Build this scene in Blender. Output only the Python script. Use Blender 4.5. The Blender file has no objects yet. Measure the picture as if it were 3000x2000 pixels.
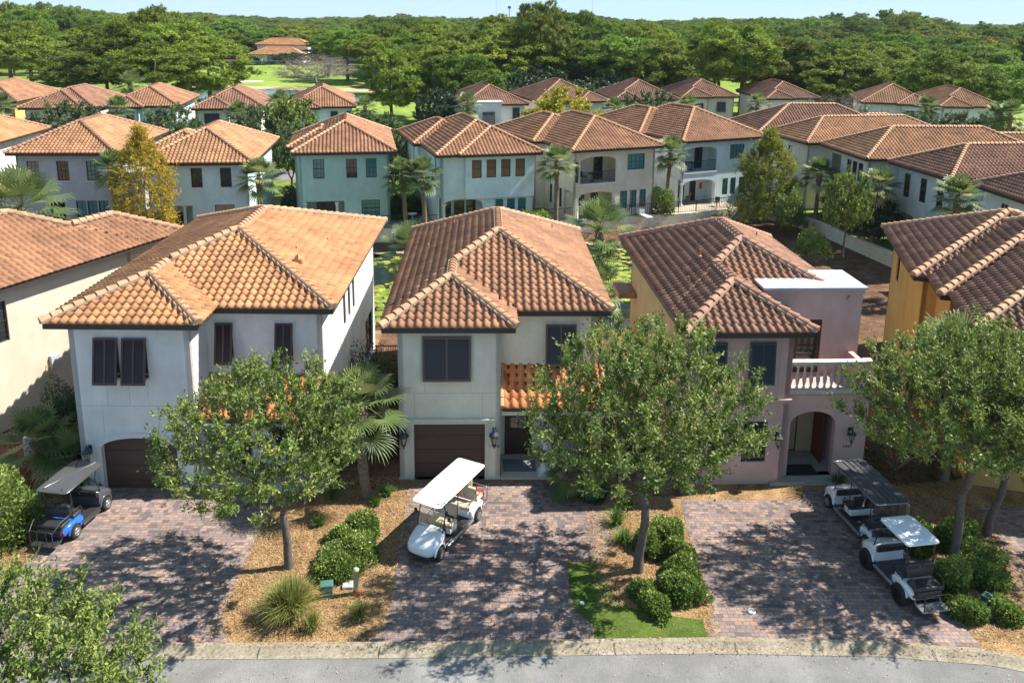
import bpy, bmesh, math, random
import numpy as np
from math import sin, cos, pi, radians, sqrt, atan2, hypot
from mathutils import Vector, Matrix
from mathutils.geometry import tessellate_polygon
random.seed(7)
SC = bpy.context.scene
COL = SC.collection
# ---------------------------------------------------------------- camera, sky, sun, exposure
CAMH = 17.6
_f, _cx, _cy = 2437.0, 1500.0, 600.0
_dn = np.array([-127.0, 10900.0, _f]); _dn /= np.linalg.norm(_dn)
_fw = np.array([0, 0, 1.0]) - _dn*_dn[2]; _fw /= np.linalg.norm(_fw)
_rt = np.cross(_dn, _fw)
cam_d = bpy.data.cameras.new('camera'); cam = bpy.data.objects.new('camera', cam_d); COL.objects.link(cam)
cam_d.sensor_width = 36.0; cam_d.lens = _f/3000*36.0
cam_d.shift_y = (_cy-1000.0)/3000.0; cam_d.clip_end = 9000.0; cam_d.clip_start = .5
_R = Matrix([[_rt[0], -_rt[1], -_rt[2]], [_fw[0], -_fw[1], -_fw[2]], [-_dn[0], _dn[1], _dn[2]]])
cam.matrix_world = Matrix.Translation((0, 0, CAMH)) @ _R.to_4x4()
SC.camera = cam
SUN = Vector((.815, .2, 1.0)).normalized()
w = bpy.data.worlds.new('World'); SC.world = w; w.use_nodes = True
nt = w.node_tree; bg = nt.nodes['Background']
sky = nt.nodes.new('ShaderNodeTexSky'); sky.sky_type = 'NISHITA'; sky.sun_disc = False
sky.sun_elevation = math.asin(SUN.z); sky.sun_rotation = atan2(SUN.x, SUN.y)
sky.air_density = 1.0; sky.dust_density = 0.0; sky.ozone_density = 3.0; sky.altitude = 2000
tint = nt.nodes.new('ShaderNodeMix'); tint.data_type = 'RGBA'; tint.blend_type = 'MULTIPLY'; tint.inputs[0].default_value = 1; tint.inputs[7].default_value = (.68, .95, 1.14, 1)
gm = nt.nodes.new('ShaderNodeGamma'); gm.inputs[1].default_value = 0.4; nt.links.new(sky.outputs[0], gm.inputs[0]); nt.links.new(gm.outputs[0], tint.inputs[6]); nt.links.new(tint.outputs[2], bg.inputs[0]); bg.inputs[1].default_value = 0.15
sd = bpy.data.lights.new('sun', 'SUN'); sd.energy = 3.5; sd.angle = radians(.55); sd.color = (1, .95, .87)
so = bpy.data.objects.new('sun', sd); COL.objects.link(so); so.rotation_euler = SUN.to_track_quat('Z', 'Y').to_euler(); so.location = (0, 0, 60)
SC.view_settings.view_transform = 'Standard'; SC.view_settings.look = 'None'; SC.view_settings.gamma = 1
SC.view_settings.exposure = 1.52
SC.render.engine = 'CYCLES'
SC.cycles.max_bounces = 8; SC.cycles.diffuse_bounces = 5; SC.cycles.transparent_max_bounces = 8

def ray(x, y):
    r = np.array([x*3000/2352-_cx, y*3000/2352-_cy, _f])
    return np.array([r@_rt, r@_fw, -(r@_dn)])
def at(x, y, z=0.0):
    """ground position seen at (x, y) of the 2352-wide photograph"""
    q = ray(x, y); t = (z-CAMH)/q[2]; return float(q[0]*t), float(q[1]*t)
def atY(x, y, Y):
    q = ray(x, y); t = Y/q[1]; return float(q[0]*t), float(CAMH+q[2]*t)
# ---------------------------------------------------------------- materials
MATS = {}
def mat(name, base, rough=.8, metal=0, spec=.5, noise=0, nscale=5, bump=0, bscale=40, c2=None, coat=0, attr=0, trans=0, coords='Object'):
    if name in MATS: return MATS[name]
    m = bpy.data.materials.new(name); m.use_nodes = True; MATS[name] = m
    t = m.node_tree; N = t.nodes; L = t.links; b = N['Principled BSDF']
    b.inputs['Roughness'].default_value = rough; b.inputs['Metallic'].default_value = metal
    b.inputs['Specular IOR Level'].default_value = spec
    if coat: b.inputs['Coat Weight'].default_value = coat; b.inputs['Coat Roughness'].default_value = .05
    b.inputs['Base Color'].default_value = (*base, 1)
    tc = N.new('ShaderNodeTexCoord')
    col = None
    if noise or c2:
        nz = N.new('ShaderNodeTexNoise'); nz.inputs['Scale'].default_value = nscale; nz.inputs['Detail'].default_value = 6; nz.inputs['Roughness'].default_value = .65
        L.new(tc.outputs[coords], nz.inputs['Vector'])
        rp = N.new('ShaderNodeValToRGB'); L.new(nz.outputs['Fac'], rp.inputs['Fac'])
        rp.color_ramp.elements[0].position = .3; rp.color_ramp.elements[1].position = .7
        cc = c2 if c2 else tuple(c*(1-noise) for c in base)
        rp.color_ramp.elements[0].color = (*cc, 1)
        rp.color_ramp.elements[1].color = (*(base if c2 else tuple(min(1, c*(1+noise*.6)) for c in base)), 1)
        col = rp.outputs['Color']
    if attr:
        a = N.new('ShaderNodeAttribute'); a.attribute_name = 'rnd'
        mp = N.new('ShaderNodeMapRange'); mp.inputs[3].default_value = 1-attr; mp.inputs[4].default_value = 1+attr
        L.new(a.outputs['Fac'], mp.inputs[0])
        mx = N.new('ShaderNodeMix'); mx.data_type = 'RGBA'; mx.blend_type = 'MULTIPLY'; mx.inputs[0].default_value = 1
        if col: L.new(col, mx.inputs[6])
        else: mx.inputs[6].default_value = (*base, 1)
        L.new(mp.outputs[0], mx.inputs[7]); col = mx.outputs[2]
    if col: L.new(col, b.inputs['Base Color'])
    if bump:
        n2 = N.new('ShaderNodeTexNoise'); n2.inputs['Scale'].default_value = bscale; n2.inputs['Detail'].default_value = 4
        L.new(tc.outputs[coords], n2.inputs['Vector'])
        bp = N.new('ShaderNodeBump'); bp.inputs['Strength'].default_value = bump; bp.inputs['Distance'].default_value = .02
        L.new(n2.outputs['Fac'], bp.inputs['Height']); L.new(bp.outputs['Normal'], b.inputs['Normal'])
    if trans:
        tr = N.new('ShaderNodeBsdfTranslucent'); ms = N.new('ShaderNodeMixShader'); ms.inputs[0].default_value = trans
        if col: L.new(col, tr.inputs['Color'])
        else: tr.inputs['Color'].default_value = (*base, 1)
        L.new(b.outputs[0], ms.inputs[1]); L.new(tr.outputs[0], ms.inputs[2]); L.new(ms.outputs[0], N['Material Output'].inputs[0])
    return m
def ramp_attr_mat(name, stops, rough=.5, trans=.25, spec=.4, noise=True, nscale=.7, attr='rnd', objr=0):
    """foliage or tile colour picked per face/leaf by the stored random value"""
    if name in MATS: return MATS[name]
    m = bpy.data.materials.new(name); m.use_nodes = True; MATS[name] = m
    t = m.node_tree; N = t.nodes; L = t.links; b = N['Principled BSDF']
    a = N.new('ShaderNodeAttribute'); a.attribute_name = attr
    rp = N.new('ShaderNodeValToRGB'); L.new(a.outputs['Fac'], rp.inputs['Fac'])
    e = rp.color_ramp.elements
    e[0].position = stops[0][0]; e[0].color = (*stops[0][1], 1); e[1].position = stops[-1][0]; e[1].color = (*stops[-1][1], 1)
    for p, c in stops[1:-1]:
        x = e.new(p); x.color = (*c, 1)
    col = rp.outputs[0]
    if noise:
        tc = N.new('ShaderNodeTexCoord'); nz = N.new('ShaderNodeTexNoise'); nz.inputs['Scale'].default_value = nscale; nz.inputs['Detail'].default_value = 5
        L.new(tc.outputs['Object'], nz.inputs['Vector'])
        mp = N.new('ShaderNodeMapRange'); mp.inputs[1].default_value = .3; mp.inputs[2].default_value = .7; mp.inputs[3].default_value = .72; mp.inputs[4].default_value = 1.2
        L.new(nz.outputs['Fac'], mp.inputs[0])
        mx = N.new('ShaderNodeMix'); mx.data_type = 'RGBA'; mx.blend_type = 'MULTIPLY'; mx.inputs[0].default_value = 1
        L.new(col, mx.inputs[6]); L.new(mp.outputs[0], mx.inputs[7]); col = mx.outputs[2]
    if objr:
        oi = N.new('ShaderNodeObjectInfo'); hs = N.new('ShaderNodeHueSaturation'); m1 = N.new('ShaderNodeMapRange'); m1.inputs[3].default_value = .5-.035*objr; m1.inputs[4].default_value = .5+.02*objr
        m2 = N.new('ShaderNodeMapRange'); m2.inputs[3].default_value = 1-.32*objr; m2.inputs[4].default_value = 1+.38*objr
        ml = N.new('ShaderNodeMath'); ml.operation = 'MULTIPLY'; ml.inputs[1].default_value = 7.31; fr = N.new('ShaderNodeMath'); fr.operation = 'FRACT'; L.new(oi.outputs['Random'], ml.inputs[0]); L.new(ml.outputs[0], fr.inputs[0])
        L.new(oi.outputs['Random'], m1.inputs[0]); L.new(fr.outputs[0], m2.inputs[0]); L.new(m1.outputs[0], hs.inputs['Hue']); L.new(m2.outputs[0], hs.inputs['Value']); L.new(col, hs.inputs['Color']); col = hs.outputs[0]
    L.new(col, b.inputs['Base Color']); b.inputs['Roughness'].default_value = rough; b.inputs['Specular IOR Level'].default_value = spec
    if trans:
        tr = N.new('ShaderNodeBsdfTranslucent'); ms = N.new('ShaderNodeMixShader'); ms.inputs[0].default_value = trans
        L.new(col, tr.inputs['Color']); L.new(b.outputs[0], ms.inputs[1]); L.new(tr.outputs[0], ms.inputs[2]); L.new(ms.outputs[0], N['Material Output'].inputs[0])
    return m
def sc(c, k): return tuple(min(1, x*k) for x in c)
def tile_mat(name, c, dark=.62, light=1.35):
    return ramp_attr_mat(name, [(0, sc(c, dark)), (.12, sc(c, .85)), (.5, c), (.88, sc(c, 1.1)), (1, sc(c, light))], rough=.7, trans=0, spec=.3, nscale=.55)
T_ORANGE = tile_mat('terracotta_tile_orange', (.43, .20, .085), .72, 1.2)
T_BROWN = tile_mat('terracotta_tile_brown', (.30, .145, .075), .68, 1.3)
T_RED = tile_mat('terracotta_tile_red_brown', (.24, .118, .07), .65, 1.4)
T_SAND = tile_mat('terracotta_tile_sandy', (.38, .19, .09), .7, 1.25)
T_PORCH = tile_mat('terracotta_tile_bright', (.55, .20, .07), .55, 1.3)
CAP_L = mat('ridge_tile_light', (.50, .27, .14), .75, noise=.35, nscale=3)
CAP_D = mat('ridge_tile_dull', (.36, .18, .11), .75, noise=.4, nscale=3)
MORTAR = mat('ridge_mortar', (.40, .28, .20), .9, noise=.2, nscale=6)
FASCIA = mat('fascia_dark_brown', (.045, .032, .028), .6)
def stucco(name, c):
    """painted render: trowel grain, faded patches and faint rain streaks"""
    if name in MATS: return MATS[name]
    m = mat(name, c, .9, spec=.2, noise=.11, nscale=.7, bump=.6, bscale=38); t = m.node_tree; N = t.nodes; L = t.links; b = N['Principled BSDF']
    src = b.inputs['Base Color'].links[0].from_socket
    tc = N.new('ShaderNodeTexCoord'); mp = N.new('ShaderNodeMapping'); mp.inputs['Scale'].default_value = (.9, .9, .35); L.new(tc.outputs['Object'], mp.inputs[0])
    nz = N.new('ShaderNodeTexNoise'); nz.inputs['Scale'].default_value = 1.4; nz.inputs['Detail'].default_value = 7; nz.inputs['Roughness'].default_value = .7; L.new(mp.outputs[0], nz.inputs[0])
    mr = N.new('ShaderNodeMapRange'); mr.inputs[1].default_value = .35; mr.inputs[2].default_value = .62; mr.inputs[3].default_value = .89; mr.inputs[4].default_value = 1.02; L.new(nz.outputs[0], mr.inputs[0])
    mx = N.new('ShaderNodeMix'); mx.data_type = 'RGBA'; mx.blend_type = 'MULTIPLY'; mx.inputs[0].default_value = 1; L.new(src, mx.inputs[6]); L.new(mr.outputs[0], mx.inputs[7]); L.new(mx.outputs[2], b.inputs['Base Color'])
    return m
ST_WHITE = stucco('stucco_white', (.80, .78, .76)); ST_CREAM = stucco('stucco_cream', (.74, .71, .60))
ST_PINK = stucco('stucco_pink', (.56, .39, .36)); ST_ORANGE = stucco('stucco_ochre', (.64, .39, .13))
ST_TAN = stucco('stucco_tan', (.70, .58, .45)); ST_GREY = stucco('stucco_warm_grey', (.53, .48, .46))
ST_TEAL = stucco('stucco_teal', (.40, .56, .51)); ST_BLUE = stucco('stucco_pale_blue', (.62, .74, .76))
ST_BEIGE = stucco('stucco_beige', (.66, .60, .50)); ST_YEL = stucco('stucco_yellow', (.72, .52, .18))
TRIM = mat('trim_white', (.68, .68, .66), .7, noise=.08, nscale=4); TRIMC = mat('trim_cream', (.62, .60, .50), .7, noise=.08, nscale=4)
STONE = mat('weathered_stone', (.52, .47, .42), .85, noise=.35, nscale=5, bump=.2)
FRAME = mat('frame_bronze', (.035, .03, .028), .5); FRAMEW = mat('frame_grey', (.22, .22, .21), .5)
SHUT_N = mat('shutter_brown', (.085, .045, .045), .6); SHUT_G = mat('shutter_charcoal', (.105, .078, .070), .55); SHUT_B = mat('shutter_slate', (.035, .05, .06), .55)
DOOR = mat('garage_door_brown', (.085, .05, .042), .6, noise=.15, nscale=9); DOORD = mat('door_dark_wood', (.045, .022, .016), .45)
IRON = mat('iron_dark', (.03, .028, .028), .5); LAMPM = mat('lamp_metal', (.03, .04, .055), .4)
def glassm(name, c, r=.06, spec=.9): return mat(name, c, r, spec=spec)
G_DARK = glassm('glass_dark', (.02, .025, .03)); G_TEAL = glassm('glass_teal', (.04, .20, .21), .1); G_LIT = glassm('glass_curtain', (.20, .19, .16), .15)
LAMPG = glassm('lamp_glass', (.45, .38, .26), .1)
BARK = mat('bark_grey', (.13, .105, .085), .9, noise=.4, nscale=9, bump=.8, bscale=18)
BARKP = mat('bark_pine', (.13, .085, .06), .9, noise=.4, nscale=5, bump=.5, bscale=10)
BARKL = mat('bark_palm', (.22, .16, .11), .95, noise=.5, nscale=8, bump=.9, bscale=16)
TWIG = mat('twig_pale', (.30, .27, .23), .9)
LEAF_OAK = ramp_attr_mat('leaf_oak', [(0, (.035, .065, .015)), (.3, (.10, .155, .03)), (.65, (.20, .27, .05)), (.93, (.38, .42, .10)), (1, (.38, .20, .09))], rough=.5, trans=.3, spec=.3, noise=False)
LEAF_OAKD = ramp_attr_mat('leaf_oak_deep', [(0, (.05, .08, .03)), (.5, (.10, .15, .05)), (1, (.19, .24, .08))], rough=.5, trans=.25, spec=.3, noise=False, objr=.6)
LEAF_PINE = ramp_attr_mat('needle_pine', [(0, (.035, .070, .012)), (.4, (.11, .18, .022)), (.8, (.24, .32, .04)), (1, (.37, .44, .06))], rough=.6, trans=.3, spec=.2, noise=False, objr=1)
LEAF_CONE = ramp_attr_mat('needle_cypress_rust', [(0, (.16, .17, .025)), (.35, (.38, .29, .03)), (.75, (.52, .38, .045)), (1, (.50, .25, .03))], rough=.6, trans=.35, spec=.2, noise=False)
LEAF_OLIVE = ramp_attr_mat('needle_cypress_olive', [(0, (.10, .13, .02)), (.5, (.22, .25, .03)), (1, (.38, .36, .05))], rough=.6, trans=.35, spec=.2, noise=False)
LEAF_YEL = ramp_attr_mat('leaf_yellow_green', [(0, (.18, .18, .02)), (.5, (.36, .33, .03)), (1, (.55, .46, .05))], rough=.5, trans=.35, spec=.3, noise=False)
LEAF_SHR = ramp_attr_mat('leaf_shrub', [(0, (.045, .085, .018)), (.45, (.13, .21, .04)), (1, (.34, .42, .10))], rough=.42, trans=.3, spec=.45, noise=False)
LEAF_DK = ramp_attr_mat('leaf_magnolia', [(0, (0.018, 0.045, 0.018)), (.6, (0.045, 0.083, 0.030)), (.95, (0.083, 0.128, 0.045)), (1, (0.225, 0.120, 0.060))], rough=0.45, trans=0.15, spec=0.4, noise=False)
LEAF_BARE = ramp_attr_mat('twigs_bare', [(0, (.15, .12, .10)), (1, (.30, .25, .22))], rough=.9, trans=0, spec=.1, noise=False)
LEAF_PALM = ramp_attr_mat('leaf_palm', [(0, (.085, .135, .04)), (.5, (.17, .23, .07)), (.85, (.31, .34, .13)), (1, (.46, .38, .19))], rough=.45, trans=.3, spec=.4, noise=False)
GRASSB = ramp_attr_mat('grass_blade', [(0, (.08, .12, .02)), (.5, (.20, .24, .05)), (1, (.45, .38, .14))], rough=.6, trans=.3, spec=.3, noise=False)
# ---------------------------------------------------------------- mesh helpers
def tag(o, label=None, cat=None, group=None, kind=None):
    if label: o['label'] = label
    if cat: o['category'] = cat
    if group: o['group'] = group
    if kind: o['kind'] = kind
    return o
def empty(name, loc=(0, 0, 0), rz=0, label=None, cat=None, group=None):
    o = bpy.data.objects.new(name, None); COL.objects.link(o); o.location = loc; o.rotation_euler = (0, 0, rz); o.empty_display_size = .3
    return tag(o, label, cat, group)
def nmesh(name, V, F, m, parent=None, rnd=None, face_rnd=None, smooth=False):
    V = np.asarray(V, dtype=np.float32).reshape(-1, 3); F = np.asarray(F, dtype=np.int32); k = F.shape[1]
    me = bpy.data.meshes.new(name); me.vertices.add(len(V)); me.vertices.foreach_set('co', V.ravel())
    me.loops.add(F.size); me.loops.foreach_set('vertex_index', F.ravel())
    me.polygons.add(len(F)); me.polygons.foreach_set('loop_start', np.arange(len(F), dtype=np.int32)*k)
    if smooth: me.polygons.foreach_set('use_smooth', np.ones(len(F), dtype=bool))
    if rnd is not None:
        a = me.attributes.new('rnd', 'FLOAT', 'POINT'); a.data.foreach_set('value', np.asarray(rnd, dtype=np.float32))
    if face_rnd is not None:
        a = me.attributes.new('rnd', 'FLOAT', 'FACE'); a.data.foreach_set('value', np.asarray(face_rnd, dtype=np.float32))
    me.update(calc_edges=True); me.validate()
    me.materials.append(m)
    o = bpy.data.objects.new(name, me); COL.objects.link(o)
    if parent: o.parent = parent
    return o
class Fr:
    """frame of a wall face: u along it, d outwards, z up"""
    def __init__(s, o, u, n): s.o = o; s.u = u; s.n = n
    def p(s, u, d, z): return (s.o[0]+s.u[0]*u+s.n[0]*d, s.o[1]+s.u[1]*u+s.n[1]*d, z)
ID = Fr((0, 0), (1, 0), (0, -1))
class MB:
    def __init__(s): s.v = []; s.f = []; s.mi = []; s.cur = 0; s.sm = []
    def add(s, vs, fs, smooth=False):
        b = len(s.v); s.v += [tuple(v) for v in vs]
        for f in fs: s.f.append(tuple(b+i for i in f)); s.mi.append(s.cur); s.sm.append(smooth)
    def box(s, x0, x1, y0, y1, z0, z1):
        s.add([(x0, y0, z0), (x1, y0, z0), (x1, y1, z0), (x0, y1, z0), (x0, y0, z1), (x1, y0, z1), (x1, y1, z1), (x0, y1, z1)],
              [(0, 3, 2, 1), (4, 5, 6, 7), (0, 1, 5, 4), (1, 2, 6, 5), (2, 3, 7, 6), (3, 0, 4, 7)])
    def fbox(s, fr, u0, u1, d0, d1, z0, z1):
        P = [fr.p(u, d, z) for z in (z0, z1) for u, d in ((u0, d1), (u1, d1), (u1, d0), (u0, d0))]
        s.add(P, [(0, 3, 2, 1), (4, 5, 6, 7), (0, 1, 5, 4), (1, 2, 6, 5), (2, 3, 7, 6), (3, 0, 4, 7)])
    def hexa(s, P): s.add(P, [(0, 3, 2, 1), (4, 5, 6, 7), (0, 1, 5, 4), (1, 2, 6, 5), (2, 3, 7, 6), (3, 0, 4, 7)])
    def tube(s, pts, r, n=6, cap=True, smooth=True):
        pts = [Vector(p) for p in pts]; rs = r if isinstance(r, (list, tuple)) else [r]*len(pts)
        rings = []; up = None
        for i, p in enumerate(pts):
            d = (pts[min(i+1, len(pts)-1)]-pts[max(i-1, 0)])
            if d.length < 1e-6: d = Vector((0, 0, 1))
            d.normalize()
            if up is None: up = Vector((0, 0, 1)) if abs(d.z) < .9 else Vector((1, 0, 0))
            a = d.cross(up); 
            if a.length < 1e-4: a = d.orthogonal()
            a.normalize(); up = a.cross(d)
            b = d.cross(a)
            rings.append([p+(a*cos(2*pi*k/n)+b*sin(2*pi*k/n))*rs[i] for k in range(n)])
        V = [v for r_ in rings for v in r_]; F = []
        for i in range(len(rings)-1):
            for k in range(n): F.append((i*n+k, i*n+(k+1) % n, (i+1)*n+(k+1) % n, (i+1)*n+k))
        s.add(V, F, smooth)
        if cap: s.add(rings[0], [tuple(range(n))][::-1]); s.add(rings[-1], [tuple(range(n))])
    def lathe(s, c, prof, n=14, axis='z', smooth=True):
        V = []; F = []
        for r, h in prof:
            for k in range(n):
                a = 2*pi*k/n
                if axis == 'z': V.append((c[0]+r*cos(a), c[1]+r*sin(a), c[2]+h))
                elif axis == 'x': V.append((c[0]+h, c[1]+r*cos(a), c[2]+r*sin(a)))
                else: V.append((c[0]+r*cos(a), c[1]+h, c[2]+r*sin(a)))
        m = len(prof)
        for i in range(m-1):
            for k in range(n): F.append((i*n+k, i*n+(k+1) % n, (i+1)*n+(k+1) % n, (i+1)*n+k))
        s.add(V, F, smooth); s.add(V[:n], [tuple(range(n))]); s.add(V[-n:], [tuple(range(n))])
    def prism(s, pts, z0, z1):
        n = len(pts); tess = tessellate_polygon([[Vector((x, y, 0)) for x, y in pts]])
        s.add([(x, y, z1) for x, y in pts], [tuple(t) for t in tess]); s.add([(x, y, z0) for x, y in pts], [tuple(t)[::-1] for t in tess])
        s.add([(x, y, z0) for x, y in pts]+[(x, y, z1) for x, y in pts], [(i, (i+1) % n, n+(i+1) % n, n+i) for i in range(n)])
    def loft(s, secs, cap=True, smooth=True):
        n = len(secs[0]); V = [p for q in secs for p in q]; F = []
        for i in range(len(secs)-1):
            for k in range(n): F.append((i*n+k, i*n+(k+1) % n, (i+1)*n+(k+1) % n, (i+1)*n+k))
        s.add(V, F, smooth)
        if cap: s.add(secs[0], [tuple(range(n))]); s.add(secs[-1], [tuple(range(n))])
    def rbox(s, x0, x1, y0, y1, z0, z1, r=.04, M=None):
        """box with rounded edges"""
        cx, cy, cz = (x0+x1)/2, (y0+y1)/2, (z0+z1)/2; hx, hy, hz = (x1-x0)/2, (y1-y0)/2, (z1-z0)/2
        r = min(r, hx*.98, hy*.98, hz*.98); secs = []
        for t in (-90, -60, -30, 0, 0, 30, 60, 90):
            pass
        lv = [(-hz, 0.0)]; 
        zs = [(-hz, -r), (-hz+r*.3, -r*.29), (-hz+r, 0), (hz-r, 0), (hz-r*.3, -r*.29), (hz, -r)]
        for zz, ins in zs:
            ring = []
            for qx, qy, a0 in ((1, 1, 0), (-1, 1, 90), (-1, -1, 180), (1, -1, 270)):
                for k in range(4):
                    a = radians(a0+30*k); rr = max(r+ins, .002)
                    p = Vector((cx+qx*(hx-r)+rr*cos(a), cy+qy*(hy-r)+rr*sin(a), cz+zz))
                    ring.append(M @ p if M else p)
            secs.append(ring)
        s.loft(secs)
    def build(s, name, m, parent=None, loc=None, recalc=False):
        me = bpy.data.meshes.new(name); me.from_pydata(s.v, [], s.f)
        ml = m if isinstance(m, (list, tuple)) else [m]
        for q in ml: me.materials.append(q)
        if len(ml) > 1: me.polygons.foreach_set('material_index', s.mi)
        me.polygons.foreach_set('use_smooth', s.sm)
        me.update()
        if recalc:
            bm = bmesh.new(); bm.from_mesh(me); bmesh.ops.recalc_face_normals(bm, faces=bm.faces); bm.to_mesh(me); bm.free()
        o = bpy.data.objects.new(name, me); COL.objects.link(o)
        if parent: o.parent = parent
        if loc: o.location = loc
        return o
def copy_tree(o, parent=None):
    c = o.copy(); COL.objects.link(c); c.parent = parent
    for ch in list(o.children): copy_tree(ch, c)
    return c
def flat(name, pts, z, m, kind='structure', parent=None):
    tess = tessellate_polygon([[Vector((x, y, 0)) for x, y in pts]])
    V = [(x, y, z) for x, y in pts]; F = []
    for t in tess:
        a, b, c = (Vector(V[i]) for i in t)
        F.append(tuple(t) if (b-a).cross(c-a).z > 0 else tuple(t)[::-1])
    me = bpy.data.meshes.new(name); me.from_pydata(V, [], F); me.materials.append(m); me.update()
    o = bpy.data.objects.new(name, me); COL.objects.link(o); o['kind'] = kind
    return o
# ---------------------------------------------------------------- houses
def block_h(b, x, y, ez, p):
    x0, x1, y0, y1 = b['e']; d = np.minimum(np.minimum(x-x0, x1-x), np.minimum(y-y0, y1-y))
    return np.where(d < -1e-6, -1e9, b.get('ez', ez)+b.get('p', p)*d)
def roof(blocks, ez, p, det, m, capm, parent, mortar=False, cut=None):
    TW, CL = .315, .36
    S = {3: 8, 2: 6, 1: 4}[det]
    allV = []; allF = []; allR = []; nv = 0
    rs = np.random.RandomState(int(abs(blocks[0]['e'][1])*97+ez*31+det) % 9999)
    ph = np.arange(S)/S
    def prof(t):
        t = t % 1.0
        return np.where(t < .62, .088*np.sin(np.pi*t/.62)**.75, -.03*np.sin(np.pi*(t-.62)/.38))
    for bi, b in enumerate(blocks):
        x0, x1, y0, y1 = b['e']; e_z = b.get('ez', ez); pp = b.get('p', p)
        dv = CL/sqrt(1+pp*pp)
        for side, (o, u, n, E) in enumerate((((x0, y0), (1, 0), (0, 1), x1-x0), ((x1, y0), (0, 1), (-1, 0), y1-y0), ((x1, y1), (-1, 0), (0, -1), x1-x0), ((x0, y1), (0, -1), (1, 0), y1-y0))):
            if side == 2 and det < 3: pass
            vm = min(x1-x0, y1-y0)/2; nc = int(math.ceil(vm/dv))
            ph0 = (o[0]*u[0]+o[1]*u[1])
            for k in range(nc):
                va = k*dv; vb = min(va+dv, vm)
                ua, ub = va, E-va
                if ub-ua < .02: break
                step = TW/S
                g = np.arange(math.ceil((ua+ph0)/step+.01), math.floor((ub+ph0)/step-.01)+1)*step-ph0
                us = np.concatenate([[ua], g, [ub]])
                ut = np.clip(us, vb, E-vb)
                vlow = va-(.05 if k == 0 else 0)
                za = e_z+pp*max(va, 0)+prof((us+ph0)/TW)+.055
                zb = e_z+pp*vb+prof((ut+ph0)/TW)+.0
                z0 = e_z+pp*va+prof((us+ph0)/TW)*(.2 if k == 0 else 1)-.02
                def P(uu, vv, zz): return np.stack([o[0]+u[0]*uu+n[0]*vv, o[1]+u[1]*uu+n[1]*vv, zz], 1)
                A = P(us, vlow, za); B = P(ut, vb, zb); C_ = P(us, vlow, z0)
                m_ = len(us); col = np.floor((us[:-1]+us[1:])/2/TW+ph0/TW+1e-4).astype(int)
                mid = (A[:-1]+A[1:]+B[:-1]+B[1:])/4
                own = e_z+pp*(va+vb)/2
                keep = np.ones(m_-1, bool)
                if cut: keep &= ~((mid[:, 0] > cut[0]) & (mid[:, 0] < cut[1]) & (mid[:, 1] > cut[2]) & (mid[:, 1] < cut[3]))
                for bj, c in enumerate(blocks):
                    if bj == bi: continue
                    h = block_h(c, mid[:, 0], mid[:, 1], ez, p)
                    keep &= ~(h > own+.10)
                    if bj < bi: keep &= ~(np.abs(h-own) < .03)
                if not keep.any(): continue
                r = rs.rand(nc*0+col.max()-col.min()+1); rr = r[col-col.min()]
                jz = (rs.rand(col.max()-col.min()+1)-.5)*.012
                idx = np.nonzero(keep)[0]
                i0 = nv+idx
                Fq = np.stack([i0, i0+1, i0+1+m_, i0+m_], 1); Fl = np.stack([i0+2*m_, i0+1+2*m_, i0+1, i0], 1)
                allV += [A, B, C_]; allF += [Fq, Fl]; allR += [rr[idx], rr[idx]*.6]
                nv += 3*m_
    ro = nmesh('roof', np.concatenate(allV), np.concatenate(allF), m, parent, face_rnd=np.concatenate(allR))
    # hip and ridge caps
    cap = MB(); mo = MB()
    for bi, b in enumerate(blocks):
        x0, x1, y0, y1 = b['e']; e_z = b.get('ez', ez); pp = b.get('p', p); W, Lh = x1-x0, y1-y0; h = min(W, Lh)/2
        if W <= Lh: r0, r1 = (x0+h, y0+h), (x0+h, y1-h)
        else: r0, r1 = (x0+h, y0+h), (x1-h, y0+h)
        top = e_z+pp*h
        segs = [((x0, y0, e_z), (*r0, top)), ((x1, y1, e_z), (*r1, top)), ((*r0, top), (*r1, top))]
        if W <= Lh: segs += [((x1, y0, e_z), (*r0, top)), ((x0, y1, e_z), (*r1, top))]
        else: segs += [((x1, y0, e_z), (*r1, top)), ((x0, y1, e_z), (*r0, top))]
        for a, c in segs:
            a = Vector(a); c = Vector(c); Ls = (c-a).length
            if Ls < .2: continue
            d = (c-a)/Ls; n = max(1, int(Ls/.37)); side = d.cross(Vector((0, 0, 1))).normalized(); upv = side.cross(d)
            run = []
            for k in range(n):
                p0 = a+d*(k*Ls/n); p1 = a+d*((k+1)*Ls/n+.05); pm = (p0+p1)/2
                ok = not (cut and cut[0] < pm.x < cut[1] and cut[2] < pm.y < cut[3])
                for bj, q in enumerate(blocks):
                    if bj == bi: continue
                    hh = float(block_h(q, np.array([pm.x]), np.array([pm.y]), ez, p)[0])
                    if hh > pm.z-.03: ok = False
                if not ok: continue
                NS = 6 if det == 3 else 4
                r_a, r_b = (.17, .13) if det > 1 else (.17, .15)
                la, lb = .085, .05
                def ring(pt, r, l): return [pt+side*(r*cos(pi*j/NS))+upv*(r*sin(pi*j/NS)*.95+l) for j in range(NS+1)]
                A = ring(p0, r_a, la); B = ring(p1, r_b, lb)
                cap.add(A+B, [(j, j+1, NS+2+j, NS+1+j) for j in range(NS)], True)
                cap.add(A, [tuple(range(NS+1))[::-1]])
                if mortar: mo.hexa([pt+side*sx+upv*zz for zz in (0, .10) for pt, sx in ((p0, .185), (p0, -.185), (p1, -.185), (p1, .185))])
    if cap.v: cap.build('ridge_tile', capm, ro)
    if mortar and mo.v: mo.build('mortar', MORTAR, ro)
    return ro
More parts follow.
